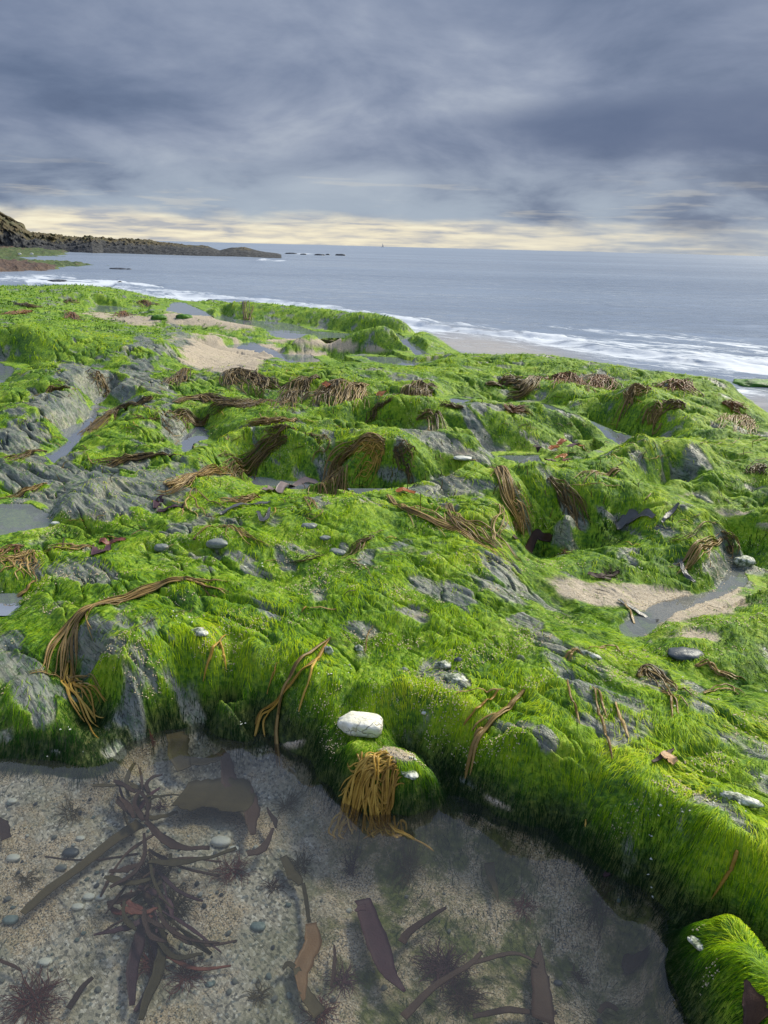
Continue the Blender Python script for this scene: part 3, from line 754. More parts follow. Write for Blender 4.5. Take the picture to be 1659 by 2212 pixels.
def make_algae(N, r0_, r1_, pw, seed):
    g = np.random.default_rng(seed)
    th = np.radians(g.uniform(-40, 40, N))
    U_ = g.uniform(0, 1, N); q = 1-pw   # pdf over r: r^-pw
    r = (r0_**q+U_*(r1_**q-r0_**q))**(1/q)
    x = r*np.sin(th); y = r*np.cos(th)
    a, b = warp(x, y); z = bilin(Hf, a, b); bare = bilin(BG, a, b); sand = bilin(SG, a, b)
    gx, gy = grad(x, y, Hs); sl = np.hypot(gx, gy)
    keep = g.uniform(0, 1, N) < np.clip(np.sqrt(1+sl*sl)/2.0, .5, 1)
    clump = fbm(x*6, y*6, 15, 3)
    keep &= g.uniform(0, 1, N) > bare*.86
    keep &= g.uniform(0, 1, N) > np.clip(sand*1.02, 0, 1)*np.where((z < -.03) & (x < .05) & (r < 3.4), 1.0, .93)
    keep &= (bilin(WETG, a, b) < .5) | (g.uniform(0, 1, N) < .05)
    keep &= g.uniform(0, 1, N) > crevice(x, y)*.9
    keep &= ~((z < SEA_Z+.04) & (r > 3.4))
    keep &= g.uniform(0, 1, N) < np.clip(.85+clump*.9, .3, 1)
    x, y, z, r, gx, gy, sl, clump, a, b = [t[keep] for t in (x, y, z, r, gx, gy, sl, clump, a, b)]
    n = len(x)
    # combing direction: down the slope, otherwise with the drain of the tide
    wx = .45+.9*fbm(x*.9, y*.9, 200, 3); wy = -.75+.9*fbm(x*.9+9, y*.9, 201, 3)
    sx = fbm(x*5, y*5, 202, 3)*1.1; sy = fbm(x*5+5, y*5, 203, 3)*1.1
    dx = -gx*2.6+wx*.55+sx*.5+g.normal(0, .16, n); dy = -gy*2.6+wy*.55+sy*.5+g.normal(0, .16, n)
    dl = np.hypot(dx, dy)+1e-6; dx /= dl; dy /= dl
    L = (.019+.0075*r)*g.uniform(.5, 1.35, n)*(1+.5*np.clip(clump, -1, 1))
    L = np.minimum(L, .09)
    uw = z < -.005
    W = (.00030+.00075*r)*g.uniform(.6, 1.4, n)
    lift = (.0028+.0013*r)*g.uniform(.25, 1.6, n)
    K = 4
    V = np.zeros((n, K*2-1, 3)); px, py = x.copy(), y.copy()
    curl = g.normal(0, .35, n)+fbm(x*12, y*12, 207, 2)*.8
    lifts = [-.1, .9, 1.0, .45]
    for k in range(K):
        zz = H(px, py)+lifts[k]*lift
        if k < K-1:
            ox = -dy*W*.5*(1-.22*k); oy = dx*W*.5*(1-.22*k)
            V[:, 2*k] = np.stack([px-ox, py-oy, zz], -1); V[:, 2*k+1] = np.stack([px+ox, py+oy, zz], -1)
        else: V[:, 2*k] = np.stack([px, py, zz], -1)
        cs_, sn_ = np.cos(curl*.35), np.sin(curl*.35); dx, dy = dx*cs_-dy*sn_, dx*sn_+dy*cs_
        h1 = H(px+dx*L*.1, py+dy*L*.1); s_ = np.abs(h1-H(px, py))/(L*.1)
        st = L/(K-1)/np.sqrt(1+s_*s_)
        px = px+dx*st; py = py+dy*st
    base = (np.arange(n)*(2*K-1))[:, None]
    fc = np.concatenate([base+np.array([[0, 1, 3, 2]]), base+np.array([[2, 3, 5, 4]])], 1).reshape(n, 8)
    tri = base+np.array([[4, 5, 6]])
    idx = np.concatenate([fc, tri], 1).reshape(-1)
    lt = np.tile([4, 4, 3], n)
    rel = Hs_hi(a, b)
    tint = .445+.46*fbm(x*1.6, y*1.6, 220, 3)+.32*fbm(x*7, y*7, 221, 3)+g.normal(0, .13, n)+rel-.22*np.clip(sl-.7, 0, 1)  # steep faces darkened as painted shade and dark algae; dips darker, crests lighter
    wet = sstep(.16, .03, z+.03*fbm(x*3, y*3, 222, 2))*(r < 3.2)  # strands near the pool darkened: wet dark species and ledge shade in the colour
    tint = np.clip(tint*(1-.82*wet), .02, 1)
    tint = np.clip(tint-sstep(5, 11, r)*.12+sstep(5, 10, r)*.34*fbm(x*.6, y*.6, 224, 3), .03, 1)
    along = np.tile([0, 0, .33, .33, .66, .66, 1.0], n)
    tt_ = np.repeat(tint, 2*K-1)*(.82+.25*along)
    return V.reshape(-1, 3), idx, lt, tt_, along
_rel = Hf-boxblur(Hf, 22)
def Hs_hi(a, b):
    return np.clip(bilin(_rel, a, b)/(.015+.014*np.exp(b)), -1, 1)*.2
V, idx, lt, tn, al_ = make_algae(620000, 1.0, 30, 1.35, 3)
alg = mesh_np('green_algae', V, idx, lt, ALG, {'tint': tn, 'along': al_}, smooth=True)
tag(alg, 'bright green hair-like algae carpeting the wet rock shelf', 'algae', kind='stuff')
print('algae verts', len(V))
# ------------------------------------------------------------------ small tools for things lying on the shelf
def depth_of(p): return float((np.asarray(p)-CAM)@fwd)
def px2m(p, px): return px*depth_of(p)/F
def rnoise3(v, s, seed):
    return fbm(v[..., 0]*s+v[..., 2]*s*.71+5, v[..., 1]*s-v[..., 2]*s*.63, seed, 4)

def stone_mesh(sx, sy, sz, seed, block=2.4, rough=.09, nseg=36, nring=22, fine=.02):
    th = np.linspace(0, 2*math.pi, nseg, endpoint=False); ph = np.linspace(0, math.pi, nring)
    PH, TH = np.meshgrid(ph, th, indexing='ij')
    d = np.stack([np.sin(PH)*np.cos(TH), np.sin(PH)*np.sin(TH), np.cos(PH)], -1)
    k = (np.abs(d)**block).sum(-1)**(-1/block)
    v = d*k[..., None]
    o = seed*3.3
    n = rnoise3(v+o, 1.1, seed)*rough*2.2+rnoise3(v+o, 3.2, seed+5)*rough+rnoise3(v+o, 9, seed+9)*fine
    v = v*(1+n)[..., None]
    v = v*np.array([sx, sy, sz])*.5
    f, lt = grid_faces(nring, nseg, True)
    return v.reshape(-1, 3), f.reshape(-1, 4)[:, ::-1].reshape(-1), lt

def stone(name, u, v, wpx, hpx, mat, label, cat='stone', yaw=0.0, group=None, depth=None, seed=1, z=None, sink=.34, tilt=0, **kw):
    """(u, v) is the middle of its foot; wpx, hpx its size in the photograph"""
    p = hit(u, v)[0] if z is None else P(np.array([u]), np.array([v]), z)[0]
    if z is None and p[2] > .02 and wpx < 70: wpx *= .8; hpx *= .7; sink = max(sink, .5); kw['rough'] = max(kw.get('rough', .09), .13)
    w = px2m(p, wpx); h = px2m(p, hpx)
    dp = depth*w if depth else w*.6
    zz = max(h*.8, .25*w) if 'sz' not in kw else kw.pop('sz')*w
    V, idx, lt = stone_mesh(w, dp, zz, seed, **kw)
    c, s = math.cos(yaw), math.sin(yaw); R = np.array([[c, -s, 0], [s, c, 0], [0, 0, 1]])
    ct, st_ = math.cos(tilt), math.sin(tilt); R = R@np.array([[ct, 0, st_], [0, 1, 0], [-st_, 0, ct]])
    V = V@R.T
    o = mesh_np(name, V, idx, lt, mat)
    q = p+np.array([0, dp*.35, 0]); q[2] = max(H(q[0], q[1]) if z is None else z, p[2])
    o.location = (q[0], q[1], q[2]+zz*(.5-sink))
    return tag(o, label, cat, group)

def ribbon_mesh(pts, wid, thick, side=None, ns=6, ruffle=0, seed=0, twist=None):
    """closed flattened tube along pts"""
    pts = np.asarray(pts, float); n = len(pts)
    t = np.gradient(pts, axis=0); t /= np.linalg.norm(t, axis=1)[:, None]+1e-9
    up = np.tile([0, 0, 1.0], (n, 1)) if side is None else side
    lat = np.cross(t, up); l = np.linalg.norm(lat, axis=1)
    bad = l < .15; lat[bad] = np.array([1, 0, 0]); lat /= np.linalg.norm(lat, axis=1)[:, None]
    nor = np.cross(lat, t); nor /= np.linalg.norm(nor, axis=1)[:, None]+1e-9
    if twist is not None:
        c, s = np.cos(twist)[:, None], np.sin(twist)[:, None]; lat, nor = lat*c+nor*s, nor*c-lat*s
    a = np.arange(ns)/ns*2*math.pi
    V = pts[:, None]+lat[:, None]*(np.cos(a)[None, :, None]*(wid*.5)[:, None, None])+nor[:, None]*(np.sin(a)[None, :, None]*(thick*.5)[:, None, None])
    f, lt = grid_faces(n, ns, True)
    V = V.reshape(-1, 3)
    caps = [list(range(ns))[::-1], [(n-1)*ns+i for i in range(ns)]]
    f = np.concatenate([f.reshape(-1, 4)[:, ::-1].reshape(-1), np.array(caps[0]), np.array(caps[1])]); lt = np.concatenate([lt, [ns, ns]])
    return V, f, lt

def spline(pts, n):
    pts = np.asarray(pts, float); m = len(pts)
    if m == 2: return pts[0]+(pts[1]-pts[0])*np.linspace(0, 1, n)[:, None]
    q = np.concatenate([[2*pts[0]-pts[1]], pts, [2*pts[-1]-pts[-2]]])
    out = []
    for s in np.linspace(0, m-1-1e-6, n):
        i = int(s); f = s-i; a, b, c, d = q[i:i+4]
        out.append(.5*((2*b)+(c-a)*f+(2*a-5*b+4*c-d)*f*f+(3*b-3*c+d-a)*f**3))
    return np.array(out)

def mat_weed(name, stops, rough=.38, tr=0.0):
    nt = NT(name); p = nt.pos()
    r = nt.n('ShaderNodeObjectInfo').outputs['Random']
    n = nt.noise(p, 45, 4, .6)
    t = nt.math('ADD', nt.math('MULTIPLY', r, .55), nt.math('MULTIPLY', n, .5))
    c = nt.ramp(t, stops)
    b = nt.bump(nt.noise(p, 220, 3, .6), .35, .004)
    pb = principled(nt, color=c, rough=rough, normal=b, spec=.3)
    if tr:
        tl = nt.n('ShaderNodeBsdfTranslucent', {'Color': c}).outputs[0]
        pb = nt.n('ShaderNodeMixShader', {0: tr, 1: pb, 2: tl}).outputs[0]
    return nt.out(pb)
W_GOLD = mat_weed('golden_weed', [(.15, (.16, .085, .015)), (.45, (.34, .2, .03)), (.75, (.48, .31, .06))])
W_TAN = mat_weed('tan_weed', [(.1, (.065, .038, .012)), (.4, (.18, .115, .032)), (.7, (.32, .21, .07)), (.95, (.42, .3, .12))])
W_BROWN = mat_weed('brown_weed', [(.1, (.025, .016, .008)), (.4, (.07, .046, .014)), (.7, (.15, .1, .025)), (.95, (.26, .18, .05))])
W_RUST = mat_weed('rust_weed', [(.1, (.04, .016, .008)), (.4, (.13, .055, .018)), (.75, (.24, .115, .035))])
K_DARK = mat_weed('dark_kelp', [(.1, (.014, .008, .007)), (.5, (.045, .022, .015)), (.9, (.08, .045, .03))], .6)
K_OLIVE = mat_weed('olive_kelp', [(.1, (.03, .026, .01)), (.5, (.075, .06, .022)), (.9, (.11, .085, .035))], .6, .15)
K_PURP = mat_weed('purple_kelp', [(.1, (.025, .01, .016)), (.5, (.06, .025, .035)), (.9, (.09, .035, .045))], .55)
K_RED = mat_weed('red_weed', [(.1, (.05, .012, .012)), (.5, (.12, .03, .024)), (.9, (.2, .07, .04))], .45)
K_ORANGE = mat_weed('orange_kelp', [(.1, (.14, .035, .01)), (.5, (.3, .09, .015)), (.9, (.42, .17, .04))], .28, .15)
K_TANP = mat_weed('tan_scrap', [(.1, (.35, .2, .1)), (.9, (.5, .32, .18))], .5)
K_GREY = mat_weed('grey_kelp', [(.1, (.045, .05, .055)), (.9, (.11, .11, .11))], .3)

_wk = [0]
def weed(path, n, spread, label, mat=W_TAN, wid=.0085, fork=.35, lift=.02, tipfan=1.0, group=None, startfan=.12, lenj=.35, name='thong_weed', wig=1.0, water=False, cat='seaweed', hold=True, zoff=None):
    """a clump of straps that leaves path[0] and runs along the path; path and spread in photograph points"""
    _wk[0] += 1; sd = _wk[0]*7+1; g = np.random.default_rng(sd)
    if n >= 5: n = min(int(n*1.6), 70); spread *= 1.55; wid *= .74; lift *= .55
    q = hit([a for a, b in path], [b for a, b in path])
    if zoff is not None: q[:, 2] = np.maximum(q[:, 2], zoff)
    base = q[0].copy()
    root = empty(name, tuple(base)); tag(root, label, cat, group)
    c = spline(q, 24)
    sp = px2m(q[len(q)//2], spread)
    L = np.linalg.norm(np.diff(c, axis=0), axis=1).sum()
    t = np.linspace(0, 1, 24)
    T = np.gradient(c, axis=0); T[:, 2] = 0; T /= np.linalg.norm(T, axis=1)[:, None]+1e-9
    # spread as seen from the camera: mostly across the path, in the plane of the shelf
    Nn = np.stack([-T[:, 1], T[:, 0], np.zeros(24)], -1)
    if hold and n > 5:
        V, f, lt = stone_mesh(.014, .014, .008, sd % 50+1, 2, .25, 12, 8)
        h = mesh_np('holdfast', V, f, lt, W_BROWN, parent=root); h.location = (0, 0, .004)
    for i in range(n):
        a0 = g.normal(0, startfan); a1 = g.uniform(-1, 1)
        off = sp*(a0*(1-t)+a1*t**.8*tipfan)+sp*wig*.5*np.array([float(x) for x in fbm(t*2.4+i*3.1, np.full(24, sd*1.7), sd, 2)])*np.minimum(1, t*3)
        s0 = 0.0 if g.random() < .6 else g.uniform(0, .35)
        s1 = 1-abs(g.normal(0, lenj)) if i > 0 else 1.0
        s1 = min(max(s1, s0+.25), 1.06)
        k = max(7, int(8+16*(s1-s0)))
        ss = np.linspace(s0, s1, k)
        def at(arr): return np.stack([np.interp(ss, t, arr[:, j])+(ss > 1)*(ss-1)*(arr[-1, j]-arr[-2, j])*23 for j in range(3)], -1)
        oo = np.interp(ss, t, off)
        pts = at(c)+at(Nn)*oo[:, None]
        e = g.uniform(.1, 1)
        prof = np.sin(np.linspace(.12, math.pi, k))**.7
        hz = H(pts[:, 0], pts[:, 1])
        hm = np.maximum(hz, .5*(np.roll(hz, 1)+hz)); hm[0] = hz[0]
        if zoff is not None: hm = np.maximum(hm, zoff)
        pts[:, 2] = hm+.003+lift*e*prof*(.35+.65*np.clip(.5+fbm(ss*5, ss*0+i, sd+3, 2), 0, 1))
        pts = spline(pts[::1], k*2)
        w = wid*g.uniform(.7, 1.25)*np.interp(np.linspace(0, 1, k*2), [0, .1, .7, .95, 1], [.6, .9, 1, .7, .25])*(1+.12*fbm(np.linspace(0, 9, k*2), np.full(k*2, i*1.3), sd, 2))
        V, f, lt = ribbon_mesh(pts, w, w*.42, twist=fbm(np.linspace(0, 2.5, k*2), np.full(k*2, i*2.1+9), sd, 2)*1.6)
        if g.random() < fork and k > 8:
            j = int(k*2*g.uniform(.35, .7)); tl = pts[j:]-pts[j]
            an = g.choice([-1, 1])*g.uniform(.25, .6); ca, sa_ = math.cos(an), math.sin(an)
            fp = np.stack([tl[:, 0]*ca-tl[:, 1]*sa_, tl[:, 0]*sa_+tl[:, 1]*ca, tl[:, 2]*0], -1)*g.uniform(.5, .9)+pts[j]
            if len(fp) > 4:
                hz2 = H(fp[:, 0], fp[:, 1]);
                if zoff is not None: hz2 = np.maximum(hz2, zoff)
                fp[:, 2] = hz2+.006+(pts[j, 2]-hz2[0]-.006)*np.linspace(1, 0, len(fp))
                V2, f2, lt2 = ribbon_mesh(fp, w[j:]*.85, w[j:]*.36)
                f = np.concatenate([f, f2+len(V)]); lt = np.concatenate([lt, lt2]); V = np.concatenate([V, V2])
        mesh_np('frond', V-base, f, lt, mat, parent=root)
    return root

def blade_mesh(c, wd, lift, thick, seed, ruffle=.2, nu=22, nw=7, ragged=.16, follow=True, zfloor=None, ztop=None):
    g = np.random.default_rng(seed)
    c = spline(c, nu); t = np.linspace(0, 1, nu)
    w = np.interp(t, np.linspace(0, 1, len(wd)), wd)
    T = np.gradient(c, axis=0); T[:, 2] = 0; T /= np.linalg.norm(T, axis=1)[:, None]+1e-9
    Nn = np.stack([-T[:, 1], T[:, 0], np.zeros(nu)], -1)
    s = np.linspace(-1, 1, nw)
    bend = np.cumsum(fbm(t*2.2, t*0+seed*1.3, seed+3, 2))/nu*w.max()*2.2; c = c+Nn*(bend*np.minimum(1, t*2))[:, None]
    ed = 1+ragged*fbm(t*9, t*0+seed, seed, 3)*2; ed2 = 1+ragged*fbm(t*9, t*0+seed+40, seed, 3)*2
    wl = np.where(s[None] < 0, ed[:, None], ed2[:, None])*w[:, None]*.5
    X = c[:, None]+Nn[:, None]*(s[None]*wl)[..., None]
    hz = H(X[..., 0], X[..., 1]) if follow else X[..., 2]*0+c[:, None, 2]
    wv = fbm(X[..., 0]*14+seed, X[..., 1]*14, seed, 3)
    z = hz+lift+wv*ruffle*w[:, None]*.5+(s[None]**2)*ruffle*w[:, None]*.25*fbm(t*6, t*0+seed+7, seed, 2)[:, None]*2
    z = np.maximum(z, hz+.002)
    if ztop is not None: z = np.where(z > ztop, ztop, z)
    top = np.concatenate([X[..., :2], z[..., None]], -1); bot = top-np.array([0, 0, thick])
    V = np.concatenate([top.reshape(-1, 3), bot.reshape(-1, 3)]); n = nu*nw
    f, lt = grid_faces(nu, nw); f4 = f.reshape(-1, 4)
    rim = [i for i in range(nw)]+[r*nw+nw-1 for r in range(1, nu)]+[(nu-1)*nw+i for i in range(nw-2, -1, -1)]+[r*nw for r in range(nu-2, 0, -1)]
    rim = np.array(rim); r2 = np.roll(rim, -1)
    side = np.stack([rim, rim+n, r2+n, r2], -1)
    F_ = np.concatenate([f4[:, ::-1], f4+n, side])
    return V, F_.reshape(-1), np.full(len(F_), 4)

def kelp(blades, label, mat=K_DARK, name='kelp', cat='kelp', group=None, ztop=None, lift=.01, ruffle=.3, stipe=None, part='blade'):
    """blades: list of (path, widths) in photograph points"""
    _wk[0] += 1
    q0 = hit([blades[0][0][0][0]], [blades[0][0][0][1]])[0]
    root = empty(name, tuple(q0)); tag(root, label, cat, group)
    for i, bl in enumerate(blades):
        path, wd = bl[0], bl[1]; m = bl[2] if len(bl) > 2 else mat; lf = bl[3] if len(bl) > 3 else lift
        q = hit([a for a, b in path], [b for a, b in path])
        wm = [px2m(q[0], w) for w in wd]
        V, f, lt = blade_mesh(q, wm, lf, .0025, _wk[0]*11+i, ruffle, ztop=ztop)
        mesh_np(part, V-q0, f, lt, m, parent=root)
    return root

def tuft(u, v, rpx, n, label, mat=K_RED, name='red_seaweed', h=.5, ztop=-.006, seed=0, wid=.0022, group=None, flat=.5):
    _wk[0] += 1; g = np.random.default_rng(_wk[0]*5+seed)
    p = hit(u, v)[0]; r = px2m(p, rpx); Vs, Fs, Ls = [], [], []; nv = 0
    for i in range(n):
        an = g.uniform(0, 2*math.pi); L = r*g.uniform(.5, 1.1); k = 8
        t = np.linspace(0, 1, k); an2 = an+g.normal(0, .9)*t+.4*np.sin(t*7+i)
        st = r*.25*g.uniform(0, 1); sa2 = g.uniform(0, 6.3)
        x = p[0]+st*math.cos(sa2)+np.cumsum(np.cos(an2))*L/k; y = p[1]+st*math.sin(sa2)+np.cumsum(np.sin(an2))*L/k
        z = H(x, y)+.002+L*h*np.sin(t*math.pi*.7)*g.uniform(.2, 1)
        if ztop is not None: z = np.minimum(z, ztop-g.uniform(0, .01))
        z = np.maximum(z, H(x, y)+.001)
        w = wid*(1.1-.6*t)*g.uniform(.6, 1.5)
        V, f, lt = ribbon_mesh(np.stack([x, y, z], -1), w, w*.5, ns=4)
        Vs.append(V-p); Fs.append(f+nv); Ls.append(lt); nv += len(V)
    o = mesh_np(name, np.concatenate(Vs), np.concatenate(Fs), np.concatenate(Ls), mat); o.location = tuple(p)
    return tag(o, label, 'seaweed', group)
# ------------------------------------------------------------------ stones
def mat_stone(name, stops, scale=30, crack=0, rough=.55, cscale=22, bumpd=.004):
    nt = NT(name); p = nt.n('ShaderNodeTexCoord').outputs['Object']
    n = nt.noise(p, scale, 5, .62); n2 = nt.noise(p, scale*5, 3, .6)
    c = nt.ramp(nt.math('ADD', nt.math('MULTIPLY', n, .75), nt.math('MULTIPLY', n2, .25)), stops)
    h = nt.math('ADD', n, nt.math('MULTIPLY', n2, .4))
    if crack:
        v = nt.n('ShaderNodeTexVoronoi', {'Vector': nt.mix(.12, p, nt.n('ShaderNodeTexNoise', {'Vector': p, 'Scale': 18.0}).outputs['Color']), 'Scale': float(cscale)}, feature='DISTANCE_TO_EDGE').outputs['Distance']
        k = nt.mr(v, .0, .06, 1, 0)
        k = nt.math('MULTIPLY', k, nt.mr(nt.noise(p, 14, 3, .5), .42, .6))
        c = nt.mix(nt.math('MULTIPLY', k, crack), c, (.2, .15, .06)); h = nt.math('SUBTRACT', h, nt.math('MULTIPLY', k, .8))
    return nt.out(principled(nt, color=c, rough=rough, normal=nt.bump(h, .8, bumpd), spec=.4))
S_WHITE = mat_stone('white_quartz', [(.3, (.55, .5, .33)), (.45, (.72, .7, .56)), (.6, (.82, .8, .72))], 28, .7, .5)
S_MARB = mat_stone('marbled_quartz', [(.38, (.03, .04, .03)), (.46, (.14, .18, .1)), (.52, (.4, .42, .34)), (.62, (.68, .68, .6)), (.75, (.78, .78, .72))], 45, 0, .5)
S_DARK = mat_stone('dark_slate_pebble', [(.3, (.03, .04, .05)), (.6, (.07, .085, .1)), (.8, (.12, .13, .14))], 20, 0, .42)
S_GREY = mat_stone('grey_pebble', [(.3, (.12, .14, .13)), (.6, (.22, .24, .22)), (.8, (.32, .33, .3))], 20, 0, .45)
S_PALE = mat_stone('pale_pebble', [(.3, (.42, .44, .38)), (.6, (.62, .63, .56)), (.8, (.75, .74, .68))], 20, 0, .5)
S_TEAL = mat_stone('teal_pebble', [(.3, (.1, .15, .15)), (.6, (.2, .26, .25)), (.8, (.38, .42, .4))], 25, 0, .5)
S_BLACK = mat_stone('wet_black_rock', [(.3, (.012, .013, .014)), (.6, (.035, .037, .04)), (.8, (.08, .08, .08))], 3, 0, .35, bumpd=.05)
S_MOSS = mat_stone('mossy_rock', [(.35, (.012, .05, .005)), (.5, (.05, .16, .006)), (.7, (.14, .28, .012))], 6, 0, .6, bumpd=.03)

V, f, lt = stone_mesh(1, 1, 1, 4)
def white_block():
    p = hit(777, 1590)[0]; w = px2m(p, 97)
    V, f, lt = stone_mesh(w, w*.52, w*.42, 8, block=3.6, rough=.05, nseg=72, nring=44, fine=.03)
    # pointed at its left end
    t = np.clip((-V[:, 0]/(w*.5)-.45)/.55, 0, 1); V[:, 1] *= 1-.5*t; V[:, 2] *= 1-.45*t
    o = mesh_np('stone', V, f, lt, S_WHITE); q = p+np.array([0, w*.2, 0]); o.location = (q[0], q[1], max(H(q[0], q[1]), p[2])+w*.15)
    o.rotation_euler = (math.radians(4), math.radians(2), math.radians(-3))
    tag(o, 'large smooth white stone on the ledge above the pool', 'stone')
white_block()
stone('rock', 1612, 1222, 56, 40, S_MARB, 'rough white and black rock wedged under the dark ledge at right', 'rock', seed=3, block=2.2, rough=.16)
stone('rock', 430, 1372, 52, 26, S_MARB, 'small white veined rock in green algae above the left cove', 'rock', yaw=-.5, seed=6, rough=.16, block=2)
stone('rock', 1603, 1735, 80, 26, S_MARB, 'long knobbly white rock in algae near the right edge', 'rock', yaw=-.45, seed=9, rough=.2, block=2, sz=.25, depth=.3)
stone('pebble', 1487, 1422, 76, 22, S_DARK, 'smooth flat dark grey pebble on green algae at right', 'pebble', seed=11, block=2.3, rough=.09, sz=.26, sink=.52)
stone('pebble', 118, 1133, 24, 12, S_PALE, 'small white pebble beside the wet hollow on the left', 'pebble', seed=12, rough=.12)
stone('stone', 667, 1140, 42, 26, S_GREY, 'dark grey stone half buried in algae on the middle of the shelf', 'stone', seed=13, rough=.1)
stone('stone', 702, 1166, 30, 18, S_GREY, 'small smooth grey stone below the dark half-buried one', 'stone', seed=14, rough=.06)
stone('stone', 728, 1196, 48, 24, S_GREY, 'longer oval grey stone leaning down the green slope', 'stone', seed=15, yaw=-.5, rough=.06)
stone('rock', 348, 1192, 40, 30, S_GREY, 'rounded grey rock with a brown face beside the green dip', 'rock', seed=16, rough=.09)
stone('rock', 470, 1192, 62, 34, S_GREY, 'pale grey rock poking out under a strap of brown weed', 'rock', seed=17, rough=.12)
stone('rock', 885, 1690, 50, 34, S_MARB, 'white crusted rock patch on the small boulder at the pool edge', 'rock', yaw=-.6, seed=18, rough=.2, sz=.22, sink=.3)
stone('rock', 1515, 2048, 56, 26, S_MARB, 'white and red stained stone on the lower right boulder', 'rock', yaw=-.9, seed=19, rough=.22, sz=.25, sink=.3)
stone('rock', 1278, 1418, 56, 20, S_MARB, 'white ribbed vein of rock under a curled brown strap', 'rock', yaw=-.7, seed=20, rough=.2, sz=.3, depth=.3)
stone('rock', 708, 1412, 28, 44, S_MARB, 'barnacled knob of rock where three straps hang', 'rock', seed=21, rough=.25)
stone('rock', 775, 1405, 26, 50, S_MARB, 'white crusted cleft rock right of the hanging straps', 'rock', seed=22, rough=.25, sz=1)
stone('rock', 1000, 1000, 50, 12, S_PALE, 'pale yellowish flat rock at the edge of the ridge pool', 'rock', seed=24, rough=.15, sz=.2)
stone('pebble', 917, 1545, 16, 12, S_PALE, 'tiny white pebble above the right part of the ledge', 'pebble', seed=25)
stone('pebble', 628, 1300, 14, 10, S_DARK, 'tiny dark pebble in algae left of centre', 'pebble', seed=26)
stone('shell', 872, 1448, 22, 18, S_GREY, 'small grey limpet shell on algae right of centre', 'shell', seed=27, block=1.6, rough=.04, sz=.7)
stone('shell', 990, 1428, 24, 18, S_DARK, 'dark limpet shell on the bare rock patch', 'shell', seed=28, block=1.6, rough=.04, sz=.7)
stone('rock', 960, 1442, 44, 26, S_MARB, 'barnacled grey lump beside the dark limpet', 'rock', seed=29, rough=.2)
stone('rock', 985, 1472, 60, 20, S_MARB, 'pitted black and white rock crust below the limpet', 'rock', seed=31, rough=.25, sz=.3)

# rocks in the surf and on the far shore
for (u, v, w, h, lab) in [(832, 698, 46, 12, 'low black rock in the surf, largest of the wet ones'), (866, 700, 20, 7, 'small black rock right beside the largest surf rock'),
    (908, 700, 16, 4, 'tiny black rock awash off the green ridge'), (800, 690, 16, 5, 'small dark rock in foam left of the largest surf rock'), (612, 679, 18, 6, 'dark rock at the edge of the surf behind the low ridge'),
    (243, 647, 16, 9, 'small dark upright rock among the far pools'), (120, 612, 44, 7, 'long low dark rock awash near the far left shore'), (259, 618, 14, 9, 'small black rock standing in the foam at far left'),
    (252, 583, 40, 3, 'thin dark skerry left in the bay'), (277, 583, 12, 3, 'tiny dark skerry in the bay'), (735, 552, 20, 3, 'last small dark rock off the headland tip'),
    (708, 551, 10, 2.4, 'tiny dark rock before the last one off the tip'), (690, 552, 24, 3, 'dark rock beyond the breaking wave off the tip'), (628, 549, 26, 3, 'flat dark skerry next to the headland tip'),
    (655, 550.5, 14, 2.4, 'tiny flat skerry at the breaking wave'), (428, 549.5, 22, 3, 'dark rock awash below the headland'), (455, 656, 24, 8, 'weedy dark rock at the surf edge left'), (1655, 838, 120, 9, 'green mossy rock awash at the right edge')]:
    mt = S_MOSS if 'green' in lab else S_BLACK
    stone('rock', u, v, w, h*1.6, mt, lab, 'rock', z=SEA_Z-.02, seed=int(u) % 47+2, rough=.16, sink=.35, sz=max(.16, h*1.6/w))
stone('boulder', 342, 690, 44, 24, S_MOSS, 'dark green mossy boulder on the far sand', 'boulder', seed=41, rough=.12, sz=.5)
stone('boulder', 396, 688, 46, 18, S_MOSS, 'low mossy boulder right of the dark green one', 'boulder', seed=42, rough=.12, sz=.4)

# ------------------------------------------------------------------ thong weed on the shelf
weed([(400, 1252), (330, 1275), (250, 1298), (180, 1325), (150, 1365), (130, 1420), (118, 1470)], 16, 22, 'long tan bundle of weed bending over the left ledge corner', W_TAN, wid=.0095)
weed([(395, 1250), (440, 1262), (505, 1268)], 8, 12, 'short tan straps running right from the long bundle', W_TAN, wid=.0095)
weed([(150, 1430), (155, 1480), (190, 1520), (238, 1582)], 7, 26, 'tan straps hanging into the dark cleft at left', W_GOLD, wid=.009)
weed([(215, 1500), (160, 1470), (60, 1455)], 4, 22, 'thin straps lying across the left slate slab', W_TAN, wid=.006)
weed([(497, 1352), (465, 1400), (440, 1478)], 1, 4, 'single tan strap left of a forked pair', W_GOLD, wid=.0105, fork=0)
weed([(474, 1385), (485, 1420), (492, 1448)], 1, 4, 'short tan strap right of its forked partner', W_GOLD, wid=.009, fork=0)
weed([(714, 1378), (650, 1430), (610, 1510), (596, 1580), (600, 1665)], 2, 5, 'longest strap hanging over the ledge into the pool', W_TAN, wid=.0125, fork=0, lenj=.02)
weed([(712, 1382), (670, 1440), (610, 1510), (565, 1545), (550, 1592)], 3, 12, 'straps crossing leftwards below the barnacled knob', W_GOLD, wid=.0105, lenj=.15)
weed([(690, 1420), (668, 1470), (645, 1542)], 1, 4, 'thin single strap right of the long hanging one', W_GOLD, wid=.0075, fork=0)
weed([(575, 1500), (590, 1460), (603, 1432)], 2, 16, 'two thin short stalks standing at the ledge', W_GOLD, wid=.005, fork=0)
weed([(806, 1354), (793, 1375), (783, 1412)], 1, 4, 'short thin strap above the white crusted cleft', W_TAN, wid=.006, fork=0)
